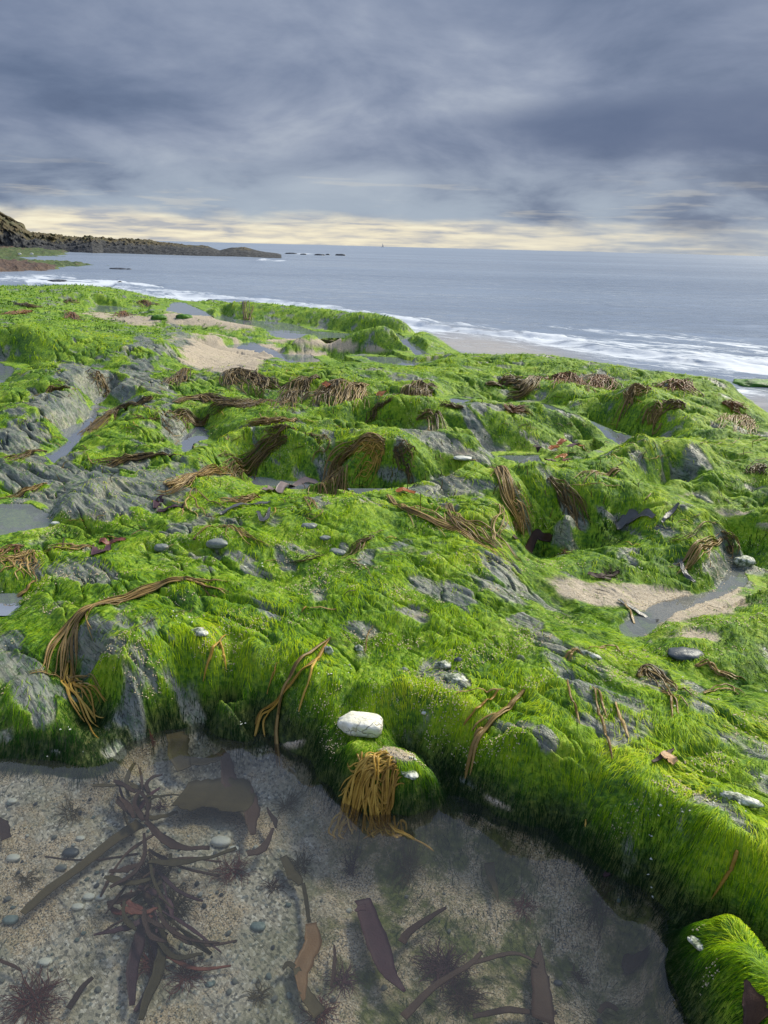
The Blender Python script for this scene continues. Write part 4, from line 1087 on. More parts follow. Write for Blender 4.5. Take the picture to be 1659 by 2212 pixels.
weed([(852, 1648), (820, 1700), (800, 1770), (800, 1850)], 24, 62, 'golden spread clump hanging from the boulder into the pool', W_GOLD, wid=.0105, fork=.8, lift=.045, startfan=.2, zoff=-.05, lenj=.25)
weed([(835, 1760), (860, 1820), (895, 1850), (940, 1890)], 2, 12, 'golden trailing tail floating right in the pool', W_GOLD, wid=.008, zoff=-.03, lenj=.05, hold=False)
weed([(850, 1645), (780, 1672), (735, 1695)], 10, 26, 'golden straps fanned left over the small boulder', W_GOLD, wid=.0095, lift=.03, fork=.6)
weed([(1132, 1490), (1090, 1540), (1030, 1610), (1010, 1685)], 3, 9, 'tan forked strap hanging over the right ledge', W_TAN, wid=.012, lenj=.15)
weed([(1075, 1492), (1040, 1530), (1004, 1578)], 1, 5, 'tan strap left of the forked hanging one', W_GOLD, wid=.009, fork=0)
weed([(1090, 1490), (1030, 1498), (985, 1502)], 1, 4, 'thin strap pointing left from the bare rock', W_TAN, wid=.006, fork=0)
weed([(1226, 1470), (1232, 1510), (1245, 1540), (1254, 1570)], 1, 3, 'wavy single strap, leftmost of the parallel ones', W_TAN, wid=.0085, fork=0, wig=.3)
weed([(1280, 1485), (1290, 1540), (1305, 1590), (1322, 1642)], 1, 3, 'longest straight strap of the parallel ones on the right', W_TAN, wid=.0105, fork=0, wig=.3)
weed([(1289, 1488), (1298, 1520), (1308, 1552)], 1, 3, 'short strap touching the longest straight one', W_TAN, wid=.008, fork=0, wig=.3)
weed([(1325, 1497), (1335, 1545), (1358, 1595)], 1, 3, 'bent single strap, rightmost of the parallel ones', W_TAN, wid=.0085, fork=0, wig=.3)
weed([(1382, 1462), (1400, 1452), (1440, 1490), (1480, 1510)], 7, 20, 'brown looped tangle on dark slate at right', W_BROWN, wid=.0095, lift=.05)
weed([(1500, 1440), (1530, 1432), (1560, 1450), (1615, 1468)], 4, 16, 'curled tan loop under the dark flat pebble', W_TAN, wid=.009, lift=.03)
weed([(1520, 1498), (1570, 1490), (1605, 1502)], 2, 12, 'thin tan straps below the curled loop', W_TAN, wid=.0075)
weed([(1425, 1492), (1450, 1505), (1462, 1550)], 3, 14, 'small bent straps below the looped tangle', W_TAN, wid=.007)
weed([(1592, 1838), (1578, 1880), (1565, 1910), (1535, 1942)], 1, 3, 'golden curved strap hanging near the right edge', W_GOLD, wid=.0085, fork=0, wig=.3)
weed([(1262, 1403), (1235, 1412), (1222, 1425)], 2, 8, 'small tan straps left over the ribbed white vein', W_TAN, wid=.0075)
weed([(1270, 1405), (1320, 1398), (1335, 1410)], 2, 6, 'curved tan strap right over the ribbed white vein', W_TAN, wid=.0075)
weed([(1265, 1770), (1262, 1790)], 1, 3, 'tiny orange strap above the dark waterline', W_GOLD, wid=.006, fork=0)
weed([(838, 1070), (870, 1095), (930, 1122), (1000, 1150), (1080, 1205)], 12, 16, 'long brown bundle running down the green dome', W_TAN, wid=.0085)
weed([(965, 1088), (985, 1120), (1040, 1160), (1110, 1222)], 14, 28, 'spreading tan bundle right of the long brown bundle', W_TAN, wid=.008)
weed([(1060, 1092), (1080, 1110), (1060, 1160), (1090, 1190)], 4, 40, 'loose straps beside the dome edge', W_TAN, wid=.007, lift=.03)
weed([(1060, 1010), (1095, 1050), (1125, 1110), (1140, 1165)], 20, 24, 'thick tan curtain of weed hanging into the dark hollow', W_TAN, wid=.009, lift=.05)
weed([(1185, 1035), (1215, 1070), (1240, 1110), (1258, 1160)], 14, 20, 'narrower brown curtain right of the thick tan one', W_BROWN, wid=.009, lift=.05)
weed([(830, 962), (770, 972), (730, 1010), (725, 1040)], 26, 26, 'thick golden brown bundle curling over the middle mound', W_TAN, wid=.0095, lift=.06)
weed([(725, 1035), (720, 1060), (740, 1085)], 16, 44, 'tan fringe spread at the foot of the curling bundle', W_TAN, wid=.008, lift=.03)
weed([(620, 948), (570, 975), (500, 1000), (470, 1010)], 20, 20, 'dark brown bundle across the left mound', W_BROWN, wid=.009, lift=.05)
weed([(495, 1015), (430, 1030), (370, 1055), (350, 1050)], 22, 26, 'wide tan clump below the slate dome', W_TAN, wid=.0095, lift=.05)
weed([(420, 1055), (430, 1085), (460, 1110)], 4, 34, 'few straps trailing down from the wide tan clump', W_TAN, wid=.0075)
weed([(640, 1075), (680, 1100), (660, 1115)], 3, 20, 'thin straps on the crest above the green slope', W_TAN, wid=.006)
weed([(300, 875), (250, 890), (200, 925), (170, 950)], 20, 14, 'brown diagonal bundle beside the narrow pool', W_BROWN, wid=.0095, lift=.05)
weed([(345, 905), (300, 900), (270, 905)], 8, 14, 'brown weed draped on top of the slate hump', W_BROWN, wid=.009)
weed([(352, 905), (360, 925), (395, 940)], 5, 14, 'thin brown straps down the right side of the slate hump', W_BROWN, wid=.007)
weed([(390, 985), (320, 985), (240, 995), (185, 1002)], 16, 10, 'long brown line of weed above the big slate slab', W_BROWN, wid=.009)
weed([(100, 975), (50, 985), (-20, 998)], 9, 12, 'brown weed lying at the left edge above the wet hollow', W_BROWN, wid=.0095)
weed([(100, 1045), (60, 1060), (-10, 1075)], 12, 12, 'tan bundle pointing left beside the slate slab', W_TAN, wid=.0095, lift=.03)
weed([(60, 1190), (30, 1215), (10, 1250)], 14, 46, 'rusty clump hanging at the left edge', W_TAN, wid=.0095, lift=.04)
weed([(50, 1180), (20, 1195), (-20, 1235)], 8, 24, 'red brown clump overlapping the left frame edge', W_RUST, wid=.0095, lift=.03)
weed([(200, 1180), (150, 1182), (88, 1190)], 6, 14, 'loose tan straps between the rusty clump and brown kelp', W_TAN, wid=.008)
weed([(75, 1255), (55, 1280), (20, 1305)], 4, 10, 'two tan straps hanging beside the dark water hole', W_TAN, wid=.0095)
weed([(420, 1166), (480, 1140), (530, 1165), (580, 1192)], 5, 16, 'thin arching tan straps over the pale grey rock', W_TAN, wid=.0075)
weed([(805, 1160), (770, 1180), (730, 1208)], 6, 14, 'small brown tangle above the grey vein', W_BROWN, wid=.008)
weed([(700, 1200), (660, 1210), (618, 1215)], 4, 12, 'thin curly straps left of the small brown tangle', W_BROWN, wid=.005)
weed([(740, 1215), (780, 1225), (805, 1255)], 2, 8, 'thin strap running right below the small tangle', W_BROWN, wid=.005)
weed([(1340, 1015), (1290, 1022), (1245, 1040)], 8, 14, 'tan straps combed over the right mound', W_TAN, wid=.0085)
weed([(1345, 1050), (1290, 1052), (1230, 1050)], 2, 5, 'thin tan strap across the right mound', W_TAN, wid=.006, fork=0)
weed([(1560, 1165), (1500, 1200), (1455, 1238)], 9, 14, 'tan straps fanned down from the right ledge', W_TAN, wid=.0085, lift=.04)
weed([(1545, 1130), (1490, 1165), (1440, 1175)], 3, 14, 'thin arching straps on the right mound', W_BROWN, wid=.006, lift=.04)
weed([(1560, 1150), (1590, 1170), (1600, 1195)], 8, 26, 'dark looping straps around the white and black rock', W_BROWN, wid=.0075, lift=.06)
weed([(470, 1400), (475, 1402)], 1, 2, 'tiny brown stub on the algae above the cove', W_BROWN, wid=.006, fork=0)
G1 = 'dark fringes of weed along the middle ridge'
for (pa, n, sp, lab, m) in [
    ([(410, 800), (390, 820), (370, 842)], 16, 12, 'brown tuft leaning left at the sand patch corner', W_BROWN),
    ([(500, 800), (520, 815), (560, 850)], 26, 30, 'large brown fringe left on the middle ridge', W_BROWN),
    ([(545, 805), (570, 830), (590, 850)], 20, 22, 'dark fringe in the saddle of the middle ridge', W_BROWN),
    ([(690, 815), (650, 830), (625, 862)], 24, 18, 'brown curtain over the middle ridge, left of two', W_BROWN),
    ([(740, 820), (710, 845), (690, 880)], 26, 22, 'brown curtain over the middle ridge, right of two', W_BROWN),
    ([(790, 830), (760, 845), (740, 880)], 20, 22, 'brown fringe beside the green hump', W_TAN),
    ([(940, 835), (900, 850), (850, 868)], 26, 22, 'wide brown mat behind the big green ridge', W_BROWN),
    ([(820, 872), (815, 890), (815, 910)], 12, 20, 'small hanging tuft in the gap of the green ridge', W_BROWN),
    ([(380, 870), (440, 860), (500, 870), (570, 868)], 40, 18, 'broad brown mat in front of the middle ridge', W_BROWN),
    ([(590, 865), (520, 878), (450, 880)], 30, 14, 'matted brown weed below the broad brown mat', W_BROWN),
    ([(640, 905), (590, 915), (520, 920)], 18, 10, 'brown swath combed left on the mound crest', W_TAN),
    ([(150, 838), (110, 845), (60, 862)], 12, 6, 'brown line on the far left slate', W_BROWN),
    ([(220, 810), (215, 825), (200, 838)], 10, 14, 'dark tuft on the left slate crest', W_BROWN),
    ([(700, 940), (690, 960), (660, 968)], 6, 20, 'few brown straps on the mound behind the curling bundle', W_BROWN),
    ([(1050, 830), (1100, 822), (1140, 818)], 20, 12, 'brown weed strewn behind the green ridge', W_BROWN),
    ([(1180, 815), (1140, 835), (1090, 850)], 22, 12, 'brown weed mat left in the right hollow', W_BROWN),
    ([(1200, 810), (1215, 820), (1230, 835)], 24, 26, 'rusty weed pile in the right hollow', W_RUST),
    ([(1300, 810), (1290, 825), (1280, 840)], 24, 30, 'rusty weed pile right of the first rusty pile', W_RUST),
    ([(1380, 832), (1375, 845), (1385, 860)], 18, 22, 'tan tuft beyond the right mound', W_TAN),
    ([(1470, 822), (1460, 835), (1455, 850)], 18, 26, 'rusty tuft on the far right ridge', W_RUST),
    ([(1430, 892), (1410, 905), (1400, 925)], 14, 18, 'pale tan tuft right of the thin channel', W_TAN),
    ([(1620, 900), (1600, 915), (1585, 935)], 18, 26, 'tan twiggy tuft near the right edge', W_TAN),
    ([(1650, 1005), (1635, 1018), (1625, 1030)], 10, 14, 'dark tuft at the right edge over the green mound', W_BROWN),
    ([(1130, 880), (1100, 885), (1150, 890)], 16, 10, 'dark weed clump at the head of the thin channel', W_RUST),
    ([(1000, 880), (970, 878), (950, 880)], 8, 6, 'small brown clump on the crest of the green ridge', W_BROWN)]:
    weed(pa, int(n*1.4), sp*1.35, lab, m, wid=.010 if pa[0][1] > 860 else .012, lift=.07, group=G1 if 'middle ridge' in lab and 'fringe' in lab else None, lenj=.3)
for (pa, n, sp, lab, m) in [
    ([(640, 930), (600, 935), (560, 945)], 16, 14, 'brown weed hanging on the mound above the dark bundle', W_BROWN),
    ([(450, 905), (400, 900), (360, 915)], 16, 16, 'brown web of weed behind the slate hump', W_BROWN),
    ([(850, 975), (880, 990), (900, 1005)], 8, 16, 'thin brown straps right behind the curling bundle', W_BROWN),
    ([(560, 1075), (520, 1085), (470, 1080)], 8, 14, 'thin tan straps right of the wide tan clump', W_TAN),
    ([(830, 968), (800, 985), (760, 1000)], 14, 16, 'brown straps feeding into the curling bundle', W_GOLD),
    ([(300, 985), (260, 1000), (215, 1010)], 8, 8, 'second thin line of weed above the big slate slab', W_BROWN),
    ([(1480, 880), (1450, 870), (1420, 872)], 14, 14, 'brown tuft among the far right mounds', W_BROWN),
    ([(1560, 870), (1590, 880), (1620, 888)], 16, 12, 'brown debris of weed at the right waterline', W_RUST),
    ([(900, 905), (940, 915), (960, 930)], 8, 12, 'thin brown straps in front of the green ridge', W_BROWN),
    ([(640, 840), (620, 870), (600, 890)], 18, 20, 'dark tangle below the left curtain of weed', W_BROWN),
    ([(330, 860), (310, 868), (280, 880)], 12, 10, 'brown drift at the top of the narrow pool', W_BROWN)]:
    weed(pa, int(n*1.5), sp*1.3, lab, m, wid=.0095, lift=.05)
for (pa, n, sp, lab, m) in [
    ([(30, 655), (60, 660), (90, 664)], 26, 10, 'brown weed mat on the far left shelf', W_BROWN),
    ([(70, 672), (40, 678), (10, 680)], 26, 10, 'second brown weed mat nearer on the far left shelf', W_RUST),
    ([(155, 675), (153, 685), (155, 692)], 14, 14, 'upright brown tuft on the far shelf, left of two', W_RUST),
    ([(268, 672), (266, 680), (270, 686)], 14, 14, 'upright brown tuft on the far shelf, right of two', W_RUST),
    ([(150, 645), (154, 652), (158, 656)], 12, 14, 'brown tuft behind the upright ones', W_BROWN),
    ([(540, 648), (530, 652), (545, 655)], 6, 8, 'tiny brown tuft on the low far ridge', W_BROWN),
    ([(305, 650), (310, 655), (330, 660)], 14, 12, 'rusty patch of weed by the far pools', W_RUST)]:
    weed(pa, n, sp, lab, m, wid=.02, lift=.1, lenj=.3)

# loose straps cast about on the algae
g_ = random.Random(21)
for k in range(210):
    u = g_.uniform(0, 1659); v = 820+520*g_.random()**1.3
    if (u < 130 and v > 1150): continue
    if k % 3: v = 800+g_.random()*200
    an = g_.choice([g_.gauss(.5, .5), g_.gauss(2.7, .5)]); L = g_.uniform(22, 60)*(v-560)/600
    q = hit(u, v)[0]
    pth = [(u, v), (u+math.cos(an)*L*.5+g_.uniform(-6, 6), v+math.sin(an)*L*.3), (u+math.cos(an)*L, v+math.sin(an)*L*.5)]
    qq = hit([a for a, b in pth], [b for a, b in pth])
    if np.abs(np.diff(qq[:, 1])).max() > .5: continue
    pts = spline(qq, 14); pts[:, 2] = H(pts[:, 0], pts[:, 1])+.006+.012*np.sin(np.linspace(0, 3, 14))*g_.random()
    w = g_.uniform(.004, .0075)*np.interp(np.linspace(0, 1, 14), [0, .2, .8, 1], [.5, 1, .9, .3])
    V, f, lt = ribbon_mesh(pts, w, w*.45)
    o = mesh_np('seaweed_strap', V-q, f, lt, g_.choice([W_TAN, W_BROWN, W_BROWN, W_GOLD])); o.location = tuple(q)
    tag(o, 'short loose brown strap lying on the green algae', 'seaweed', 'loose straps strewn over the shelf')
for k in range(90):
    u = g_.uniform(0, 1659); v = 800+330*g_.random()
    q = hit(u, v)[0]; hh = g_.uniform(.03, .06)
    pts = np.array([q+np.array([0, 0, -.005]), q+np.array([g_.uniform(-.01, .01), 0, hh*.5]), q+np.array([g_.uniform(-.025, .025), g_.uniform(-.01, .01), hh])])
    pts = spline(pts, 7); w = .004*np.linspace(1.2, .5, 7)
    V, f, lt = ribbon_mesh(pts, w, w*.7, side=np.tile([0, 1.0, 0], (7, 1)))
    o = mesh_np('seaweed_stipe', V-q, f, lt, W_BROWN); o.location = tuple(q)
    tag(o, 'short dark stipe standing up from the algae', 'seaweed', 'dark stipes standing on the shelf')
# ------------------------------------------------------------------ kelp on the shelf
kelp([([(215, 1172), (245, 1170), (272, 1166)], [10, 26, 16])], 'brown kelp scrap lying above the lower slate patch', K_RED)
kelp([([(205, 1185), (215, 1195), (235, 1180)], [10, 24, 8])], 'purple kelp blade under the brown scrap', K_PURP)
kelp([([(335, 1100), (345, 1085), (350, 1078)], [8, 26, 22]), ([(340, 1105), (360, 1103), (400, 1095)], [8, 14, 6])], 'dark purple kelp on the big slate slab', K_PURP, ruffle=.4)
kelp([([(475, 1115), (510, 1098), (560, 1092), (585, 1088)], [6, 16, 18, 6]), ([(555, 1110), (570, 1125), (580, 1100)], [5, 10, 3])], 'dark grey kelp strip above the green slope', K_GREY, lift=.015)
kelp([([(570, 1068), (610, 1062), (660, 1050), (710, 1040)], [10, 20, 14, 6])], 'long dried purple ribbon by the dark slit of water', mat_weed('dried_ribbon', [(.1, (.12, .09, .09)), (.9, (.24, .19, .18))], .35), lift=.03)
kelp([([(855, 1068), (875, 1066), (895, 1074)], [12, 14, 8])], 'orange brown kelp scrap behind the green dome', K_ORANGE, lift=.02)
kelp([([(1330, 1145), (1360, 1128), (1410, 1126)], [10, 22, 6])], 'dark curved kelp blade on the right mound', K_GREY, lift=.02)
kelp([([(1430, 1132), (1445, 1115), (1470, 1092)], [6, 12, 5])], 'slim grey blade standing on the right mound', K_GREY, lift=.01)
kelp([([(1335, 1298), (1370, 1320), (1420, 1345)], [6, 12, 8]), ([(1345, 1300), (1362, 1330), (1368, 1350)], [4, 6, 4], W_TAN)], 'dark kelp strip across the sandy pool', K_GREY)
kelp([([(1408, 1650), (1440, 1632), (1455, 1622)], [6, 12, 6])], 'dark twisted kelp strip beside the tan scrap', K_DARK)
kelp([([(1430, 1630), (1440, 1640), (1448, 1655)], [14, 30, 26])], 'pale tan crumpled kelp scrap on the right ledge', K_TANP, ruffle=.5, lift=.012)
kelp([([(1608, 2125), (1625, 2165), (1640, 2215)], [6, 30, 34])], 'dark kelp blade on the lower right boulder', K_DARK, lift=.012)
kelp([([(1470, 1215), (1480, 1240), (1500, 1262)], [6, 12, 5])], 'thin dark blade trailing above the milky pool', K_GREY)
kelp([([(a, b), (a+dx, b+dy)], [w, w*1.3], mt, lf) for (a, b, dx, dy, w, mt, lf) in [(1185, 985, 18, -6, 12, K_ORANGE, .05), (1200, 998, 20, 2, 14, K_ORANGE, .04), (1225, 985, 14, -10, 12, K_PURP, .06), (1165, 985, -10, -8, 10, K_DARK, .05), (1240, 975, 14, 4, 10, K_ORANGE, .05), (1205, 978, 10, -12, 12, K_ORANGE, .06), (1178, 1002, 20, 4, 10, K_DARK, .03), (1215, 1005, 16, -4, 10, K_RED, .03)]], 'glossy orange and brown kelp pile beside the ridge pool', K_ORANGE, ruffle=.5)
kelp([([(700+0, 838), (712, 845)], [10, 12])], 'orange kelp scrap among the brown curtains', K_ORANGE, lift=.05)
kelp([([(815, 862), (828, 866)], [10, 14])], 'orange kelp knob on the back of the green ridge', K_ORANGE, lift=.05)
kelp([([(1110, 1165), (1150, 1178), (1190, 1172)], [8, 16, 6])], 'dark kelp scraps in the bottom of the hollow', K_DARK, lift=.01)
kelp([([(1270, 1240), (1300, 1248), (1340, 1240)], [8, 14, 6]), ([(1290, 1250), (1320, 1256)], [6, 10])], 'dark brown kelp heap at the head of the sand', K_DARK, ruffle=.5)
tuft(1225, 1195, 26, 50, 'dark red fuzzy weed on sand under the hollow', K_RED, h=.15, ztop=None)
tuft(1315, 1243, 24, 40, 'brown fuzzy weed on the pale sand', K_DARK, h=.3, ztop=None)
tuft(455, 1118, 14, 24, 'small red fuzzy weed below the wide tan clump', K_RED, h=.2, ztop=None)
tuft(330, 1600, 10, 20, 'tiny red weed at the waterline of the cleft', K_RED, h=.3, ztop=None)

# ------------------------------------------------------------------ in the pool
ZT = -.004
kelp([([(305, 1795), (250, 1830), (180, 1890), (110, 1950), (64, 1998)], [30, 22, 21, 19, 14])], 'long straight brown kelp strap crossing the gravel floor', K_OLIVE, ztop=ZT, lift=.03, ruffle=.1)
kelp([([(392, 1745), (450, 1758), (500, 1778), (520, 1790)], [90, 130, 80, 8])], 'broad square dark kelp blade in the pool', K_OLIVE, ztop=ZT, lift=.05, ruffle=.08)
kelp([([(478, 1648), (500, 1690), (530, 1720)], [6, 34, 30]), ([(530, 1722), (548, 1780), (556, 1830)], [24, 34, 10]), ([(592, 1818), (570, 1860), (535, 1872)], [5, 16, 12]), ([(578, 1772), (588, 1800), (592, 1818)], [3, 12, 4])], 'dark leafy kelp stem right of the square blade', K_DARK, ztop=ZT, lift=.05, ruffle=.1)
kelp([([(378, 1590), (385, 1640), (398, 1690)], [36, 46, 30]), ([(398, 1668), (440, 1672), (482, 1658)], [14, 12, 10])], 'brown kelp blade in shadow under the ledge', K_OLIVE, ztop=ZT, lift=.05, ruffle=.08)
cb_ = [(318, 1805), (350, 1905), (315, 2020)]
def frond_mass(spine, n, lmin, lmax, wmin, wmax, mats, down, seed, label):
    g = random.Random(seed); bl = []; sp = spline(np.array([[a, b, 0] for a, b in spine]), 40)
    for k in range(n):
        a, b, _ = sp[g.randrange(40)]; a += g.uniform(-30, 30); b += g.uniform(-22, 22)
        an = g.gauss(down, .95); L = g.uniform(lmin, lmax); cv = g.uniform(-.9, .9); pa = [(a, b)]
        for q in range(3):
            a += math.cos(an)*L/3; b += math.sin(an)*L/3*.8; an += cv*g.uniform(.2, 1); pa.append((a, b))
        w = g.uniform(wmin, wmax); bl.append((pa, [w*g.uniform(.5, 1), w*g.uniform(.6, 1.6), w*g.uniform(.4, 1.5), w*g.uniform(.5, 1.7), w*g.uniform(.1, .8)], g.choice(mats), g.uniform(.015, .075)))
    kelp(bl, label, K_DARK, ztop=ZT, ruffle=.55)
frond_mass([(300, 1730), (315, 1770), (300, 1820)], 18, 50, 110, 4, 11, [K_OLIVE, K_OLIVE, K_DARK, K_PURP], -1.2, 5, 'upper spray of olive and purple fronds in the left pool')
frond_mass([(310, 1830), (340, 1900), (320, 1960), (330, 2010)], 34, 60, 210, 3, 13, [K_DARK, K_DARK, K_OLIVE, K_PURP, K_DARK], 1.3, 8, 'big dark kelp cluster in the middle of the left pool')
frond_mass([(235, 1940), (260, 1990)], 6, 50, 90, 7, 14, [K_RED, K_OLIVE], 1.4, 11, 'russet kelp fronds left of the big dark cluster')
bl = []
for (pa, w, m) in [([(310, 2010), (300, 2060), (285, 2120), (278, 2190)], 26, K_PURP), ([(325, 2030), (350, 2090), (330, 2150), (300, 2200)], 20, K_PURP), ([(340, 2050), (380, 2085), (440, 2075)], 12, K_OLIVE), ([(350, 2070), (420, 2100), (500, 2095)], 8, K_RED), ([(355, 2060), (340, 2130), (310, 2225)], 24, K_OLIVE), ([(325, 1990), (335, 2020), (360, 2040)], 26, K_DARK)]:
    bl.append((pa, [w*.7, w, w*.9, w*.4], m, rnd.uniform(.015, .05)))
kelp(bl, 'purple forked kelp below the big dark cluster', K_PURP, ztop=ZT, ruffle=.15)
kelp([([(-6, 1790), (12, 1805), (20, 1828)], [20, 22, 18])], 'stub of brown kelp at the left edge of the pool', K_DARK, ztop=ZT, lift=.03)
kelp([([(782, 1972), (800, 2020), (825, 2090), (838, 2140), (866, 2178)], [34, 40, 44, 26, 6]), ([(790, 1990), (775, 1990), (764, 1994)], [16, 14, 4])], 'deep purple kelp blade in the centre of the pool', K_PURP, ztop=ZT, lift=.05, ruffle=.12)
kelp([([(962, 1985), (920, 2010), (890, 2035), (870, 2062)], [5, 12, 16, 18])], 'slim dark kelp right of the purple blade', K_DARK, ztop=ZT, lift=.04, ruffle=.1)
kelp([([(612, 1868), (640, 1905), (655, 1925)], [16, 26, 12]), ([(655, 1925), (662, 1965), (668, 2010)], [8, 9, 8])], 'brown folded kelp with a stalk left of centre', K_OLIVE, ztop=ZT, lift=.03)
kelp([([(672, 2012), (682, 2060), (680, 2110), (688, 2180)], [24, 40, 34, 4], mat_weed('rust_blade', [(.1, (.13, .07, .03)), (.9, (.3, .17, .07))], .4, .2))], 'rusty translucent kelp blade left of the purple one', K_ORANGE, ztop=ZT, lift=.03, ruffle=.12)
kelp([([(722, 2060), (725, 2100), (718, 2150)], [4, 9, 5])], 'narrow dark ribbon between rusty and purple blades', K_DARK, ztop=ZT, lift=.03)
kelp([([(1163, 2062), (1158, 2130), (1165, 2230)], [4, 38, 46])], 'pointed dark kelp blade standing at the bottom edge', K_DARK, ztop=ZT, lift=.04, ruffle=.08)
kelp([([(1352, 2072), (1350, 2092), (1345, 2115)], [6, 44, 40])], 'dark triangular kelp scrap near the right boulder', K_DARK, ztop=ZT, lift=.02)
kelp([([(1366, 1830), (1345, 1870), (1308, 1920)], [6, 32, 6])], 'floating wine red kelp leaf near the right ledge', K_PURP, ztop=-.001, lift=.07, ruffle=.05)
kelp([([(1055, 1880), (1065, 1930), (1072, 1965)], [22, 14, 3])], 'small brown pointed leaf on the pool floor', K_OLIVE, ztop=ZT, lift=.03)
kelp([([(870, 2230), (940, 2160), (1010, 2118), (1040, 2090)], [18, 14, 12, 8]), ([(1020, 2110), (1100, 2090), (1160, 2110)], [10, 8, 4])], 'straight dark kelp stalk at the bottom of the pool', K_DARK, ztop=ZT, lift=.05, ruffle=.06)
kelp([([(150, 2190), (180, 2150), (205, 2125)], [14, 12, 8])], 'short dark kelp strip at the lower left', K_DARK, ztop=ZT, lift=.02)
kelp([([(640, 2110), (660, 2150), (700, 2200)], [16, 22, 30]), ([(650, 2120), (625, 2100), (610, 2110)], [10, 12, 6])], 'olive branched kelp at the bottom, left of centre', K_OLIVE, ztop=ZT, lift=.03)
kelp([([(1020, 2215), (1100, 2198), (1200, 2205)], [10, 14, 8]), ([(1290, 2205), (1310, 2190), (1330, 2200)], [8, 16, 8])], 'thin dark scraps along the bottom edge', K_DARK, ztop=ZT, lift=.03)
kelp([([(0, 2085), (30, 2100), (50, 2108)], [6, 6, 3])], 'thin brown stem at the lower left edge', K_DARK, ztop=ZT, lift=.02)
for (u, v, r, n, lab, m, h) in [(70, 2165, 90, 130, 'wide wine red feathery weed in the bottom left corner', K_RED, .18), (400, 2110, 60, 70, 'rusty feathery weed below the purple forked kelp', K_RED, .2),
    (960, 2095, 70, 170, 'large dark red bushy weed at the bottom centre', K_PURP, .35), (1000, 2160, 60, 120, 'black tangled weed under the dark red bush', K_DARK, .35), (590, 1915, 34, 40, 'fine branched dark weed right of the left kelp', K_DARK, .3), (345, 1745, 30, 40, 'small purple tuft beside the square blade', K_PURP, .3),
    (650, 1870, 44, 60, 'brown mossy weed left of centre in the pool', K_OLIVE, .2), (500, 1880, 60, 70, 'rust red fine weed around the kelp cluster', K_RED, .15), (880, 1880, 46, 60, 'olive tuft under the golden clump', K_OLIVE, .25), (740, 2120, 50, 60, 'dull purple fuzz beside the purple blade', K_PURP, .2),
    (760, 1870, 30, 44, 'small purple fuzz below the golden clump', K_PURP, .2), (1130, 1960, 40, 50, 'reddish fuzz right of centre in the pool', K_RED, .15), (1290, 1960, 46, 50, 'brown fuzz near the right side of the pool', K_OLIVE, .2), (60, 1900, 40, 36, 'thin olive fuzz on the left gravel', K_OLIVE, .15),
    (150, 1760, 46, 44, 'olive green wisps on the gravel near the left bank', K_OLIVE, .12), (325, 1890, 60, 160, 'fine black filaments tangled in the big kelp cluster', K_DARK, .3), (380, 1960, 60, 110, 'dark olive filaments right of the big kelp cluster', K_OLIVE, .25), (330, 2080, 50, 90, 'dark red filaments in the purple forked kelp', K_RED, .25), (560, 2150, 36, 40, 'brown wisps at the bottom left of centre', K_OLIVE, .2), (1250, 2110, 30, 30, 'small dark wisps near the triangular scrap', K_DARK, .2), (620, 1740, 44, 50, 'grey brown weed under the ledge cove', K_OLIVE, .25), (690, 2190, 50, 60, 'reddish brush at the bottom edge', K_RED, .25)]:
    tuft(u, v, r, n, lab, m, h=h, wid=.0018)
for (u, v, w, m, lab) in [(475, 1828, 44, S_PALE, 'largest pale round pebble in the pool'), (190, 1943, 26, S_PALE, 'round white pebble, left of a touching pair'), (216, 1943, 22, S_PALE, 'round white pebble, right of a touching pair'), (166, 1965, 26, S_PALE, 'pale pebble below the white pair'),
    (556, 2010, 34, S_TEAL, 'blue green pebble left of the rusty blade'), (1206, 2128, 20, S_DARK, 'round dark pebble with a white spot'), (172, 1815, 20, S_PALE, 'cream pebble on the upper gravel'), (505, 1838, 22, S_PALE, 'pale chip beside the largest pebble'),
    (24, 1735, 22, S_PALE, 'whitish pebble near the left bank'), (26, 1860, 30, S_PALE, 'pale pebble near the left edge'), (20, 1995, 34, S_TEAL, 'flat blue grey pebble near the left edge'), (150, 1850, 36, S_DARK, 'flat dark pebble above the long strap'), (358, 2085, 24, S_PALE, 'white chip beside the purple forked kelp'),
    (95, 2085, 30, S_PALE, 'chalky pebble low on the left gravel'), (452, 2130, 18, S_TEAL, 'small teal pebble near the rusty weed'), (250, 2030, 16, S_PALE, 'small white pebble above the purple fork'), (130, 1880, 26, S_GREY, 'grey pebble beside the flat dark one'), (365, 1830, 22, S_PALE, 'pale pebble beneath the kelp star')]:
    stone('pebble', u, v, w, w*.5, m, lab, 'pebble', seed=(u*7+v) % 53+3, nseg=18, nring=12, rough=.06, sz=.4, sink=.25, group='larger pebbles on the pool floor')
mshapes = []
for k in range(6):
    V, f, lt = stone_mesh(1, .8, .55, 60+k, rough=.1, nseg=10, nring=7)
    me_o = mesh_np('pebble', V, f, lt, [S_PALE, S_GREY, S_DARK, S_TEAL, S_GREY, S_PALE][k]); mshapes.append(me_o.data); bpy.data.objects.remove(me_o)
cnt = 0
while cnt < 240:
    u = rnd.uniform(-20, 620) if rnd.random() < .85 else rnd.uniform(620, 1350); v = rnd.uniform(1680, 2240)
    p = hit(u, v)[0]
    if p[2] > -.012: continue
    o = bpy.data.objects.new('pebble', mshapes[rnd.randrange(6)]); COL.objects.link(o); s = rnd.choice([.005, .006, .007, .009, .012, .016]); o.scale = (s, s, s)
    o.location = (p[0], p[1], p[2]+s*.12); o.rotation_euler = (rnd.uniform(-.3, .3), rnd.uniform(-.3, .3), rnd.uniform(0, 6.3))
    tag(o, 'tiny pebble in the gravel of the pool floor', 'pebble', 'tiny pebbles in the pool gravel'); cnt += 1

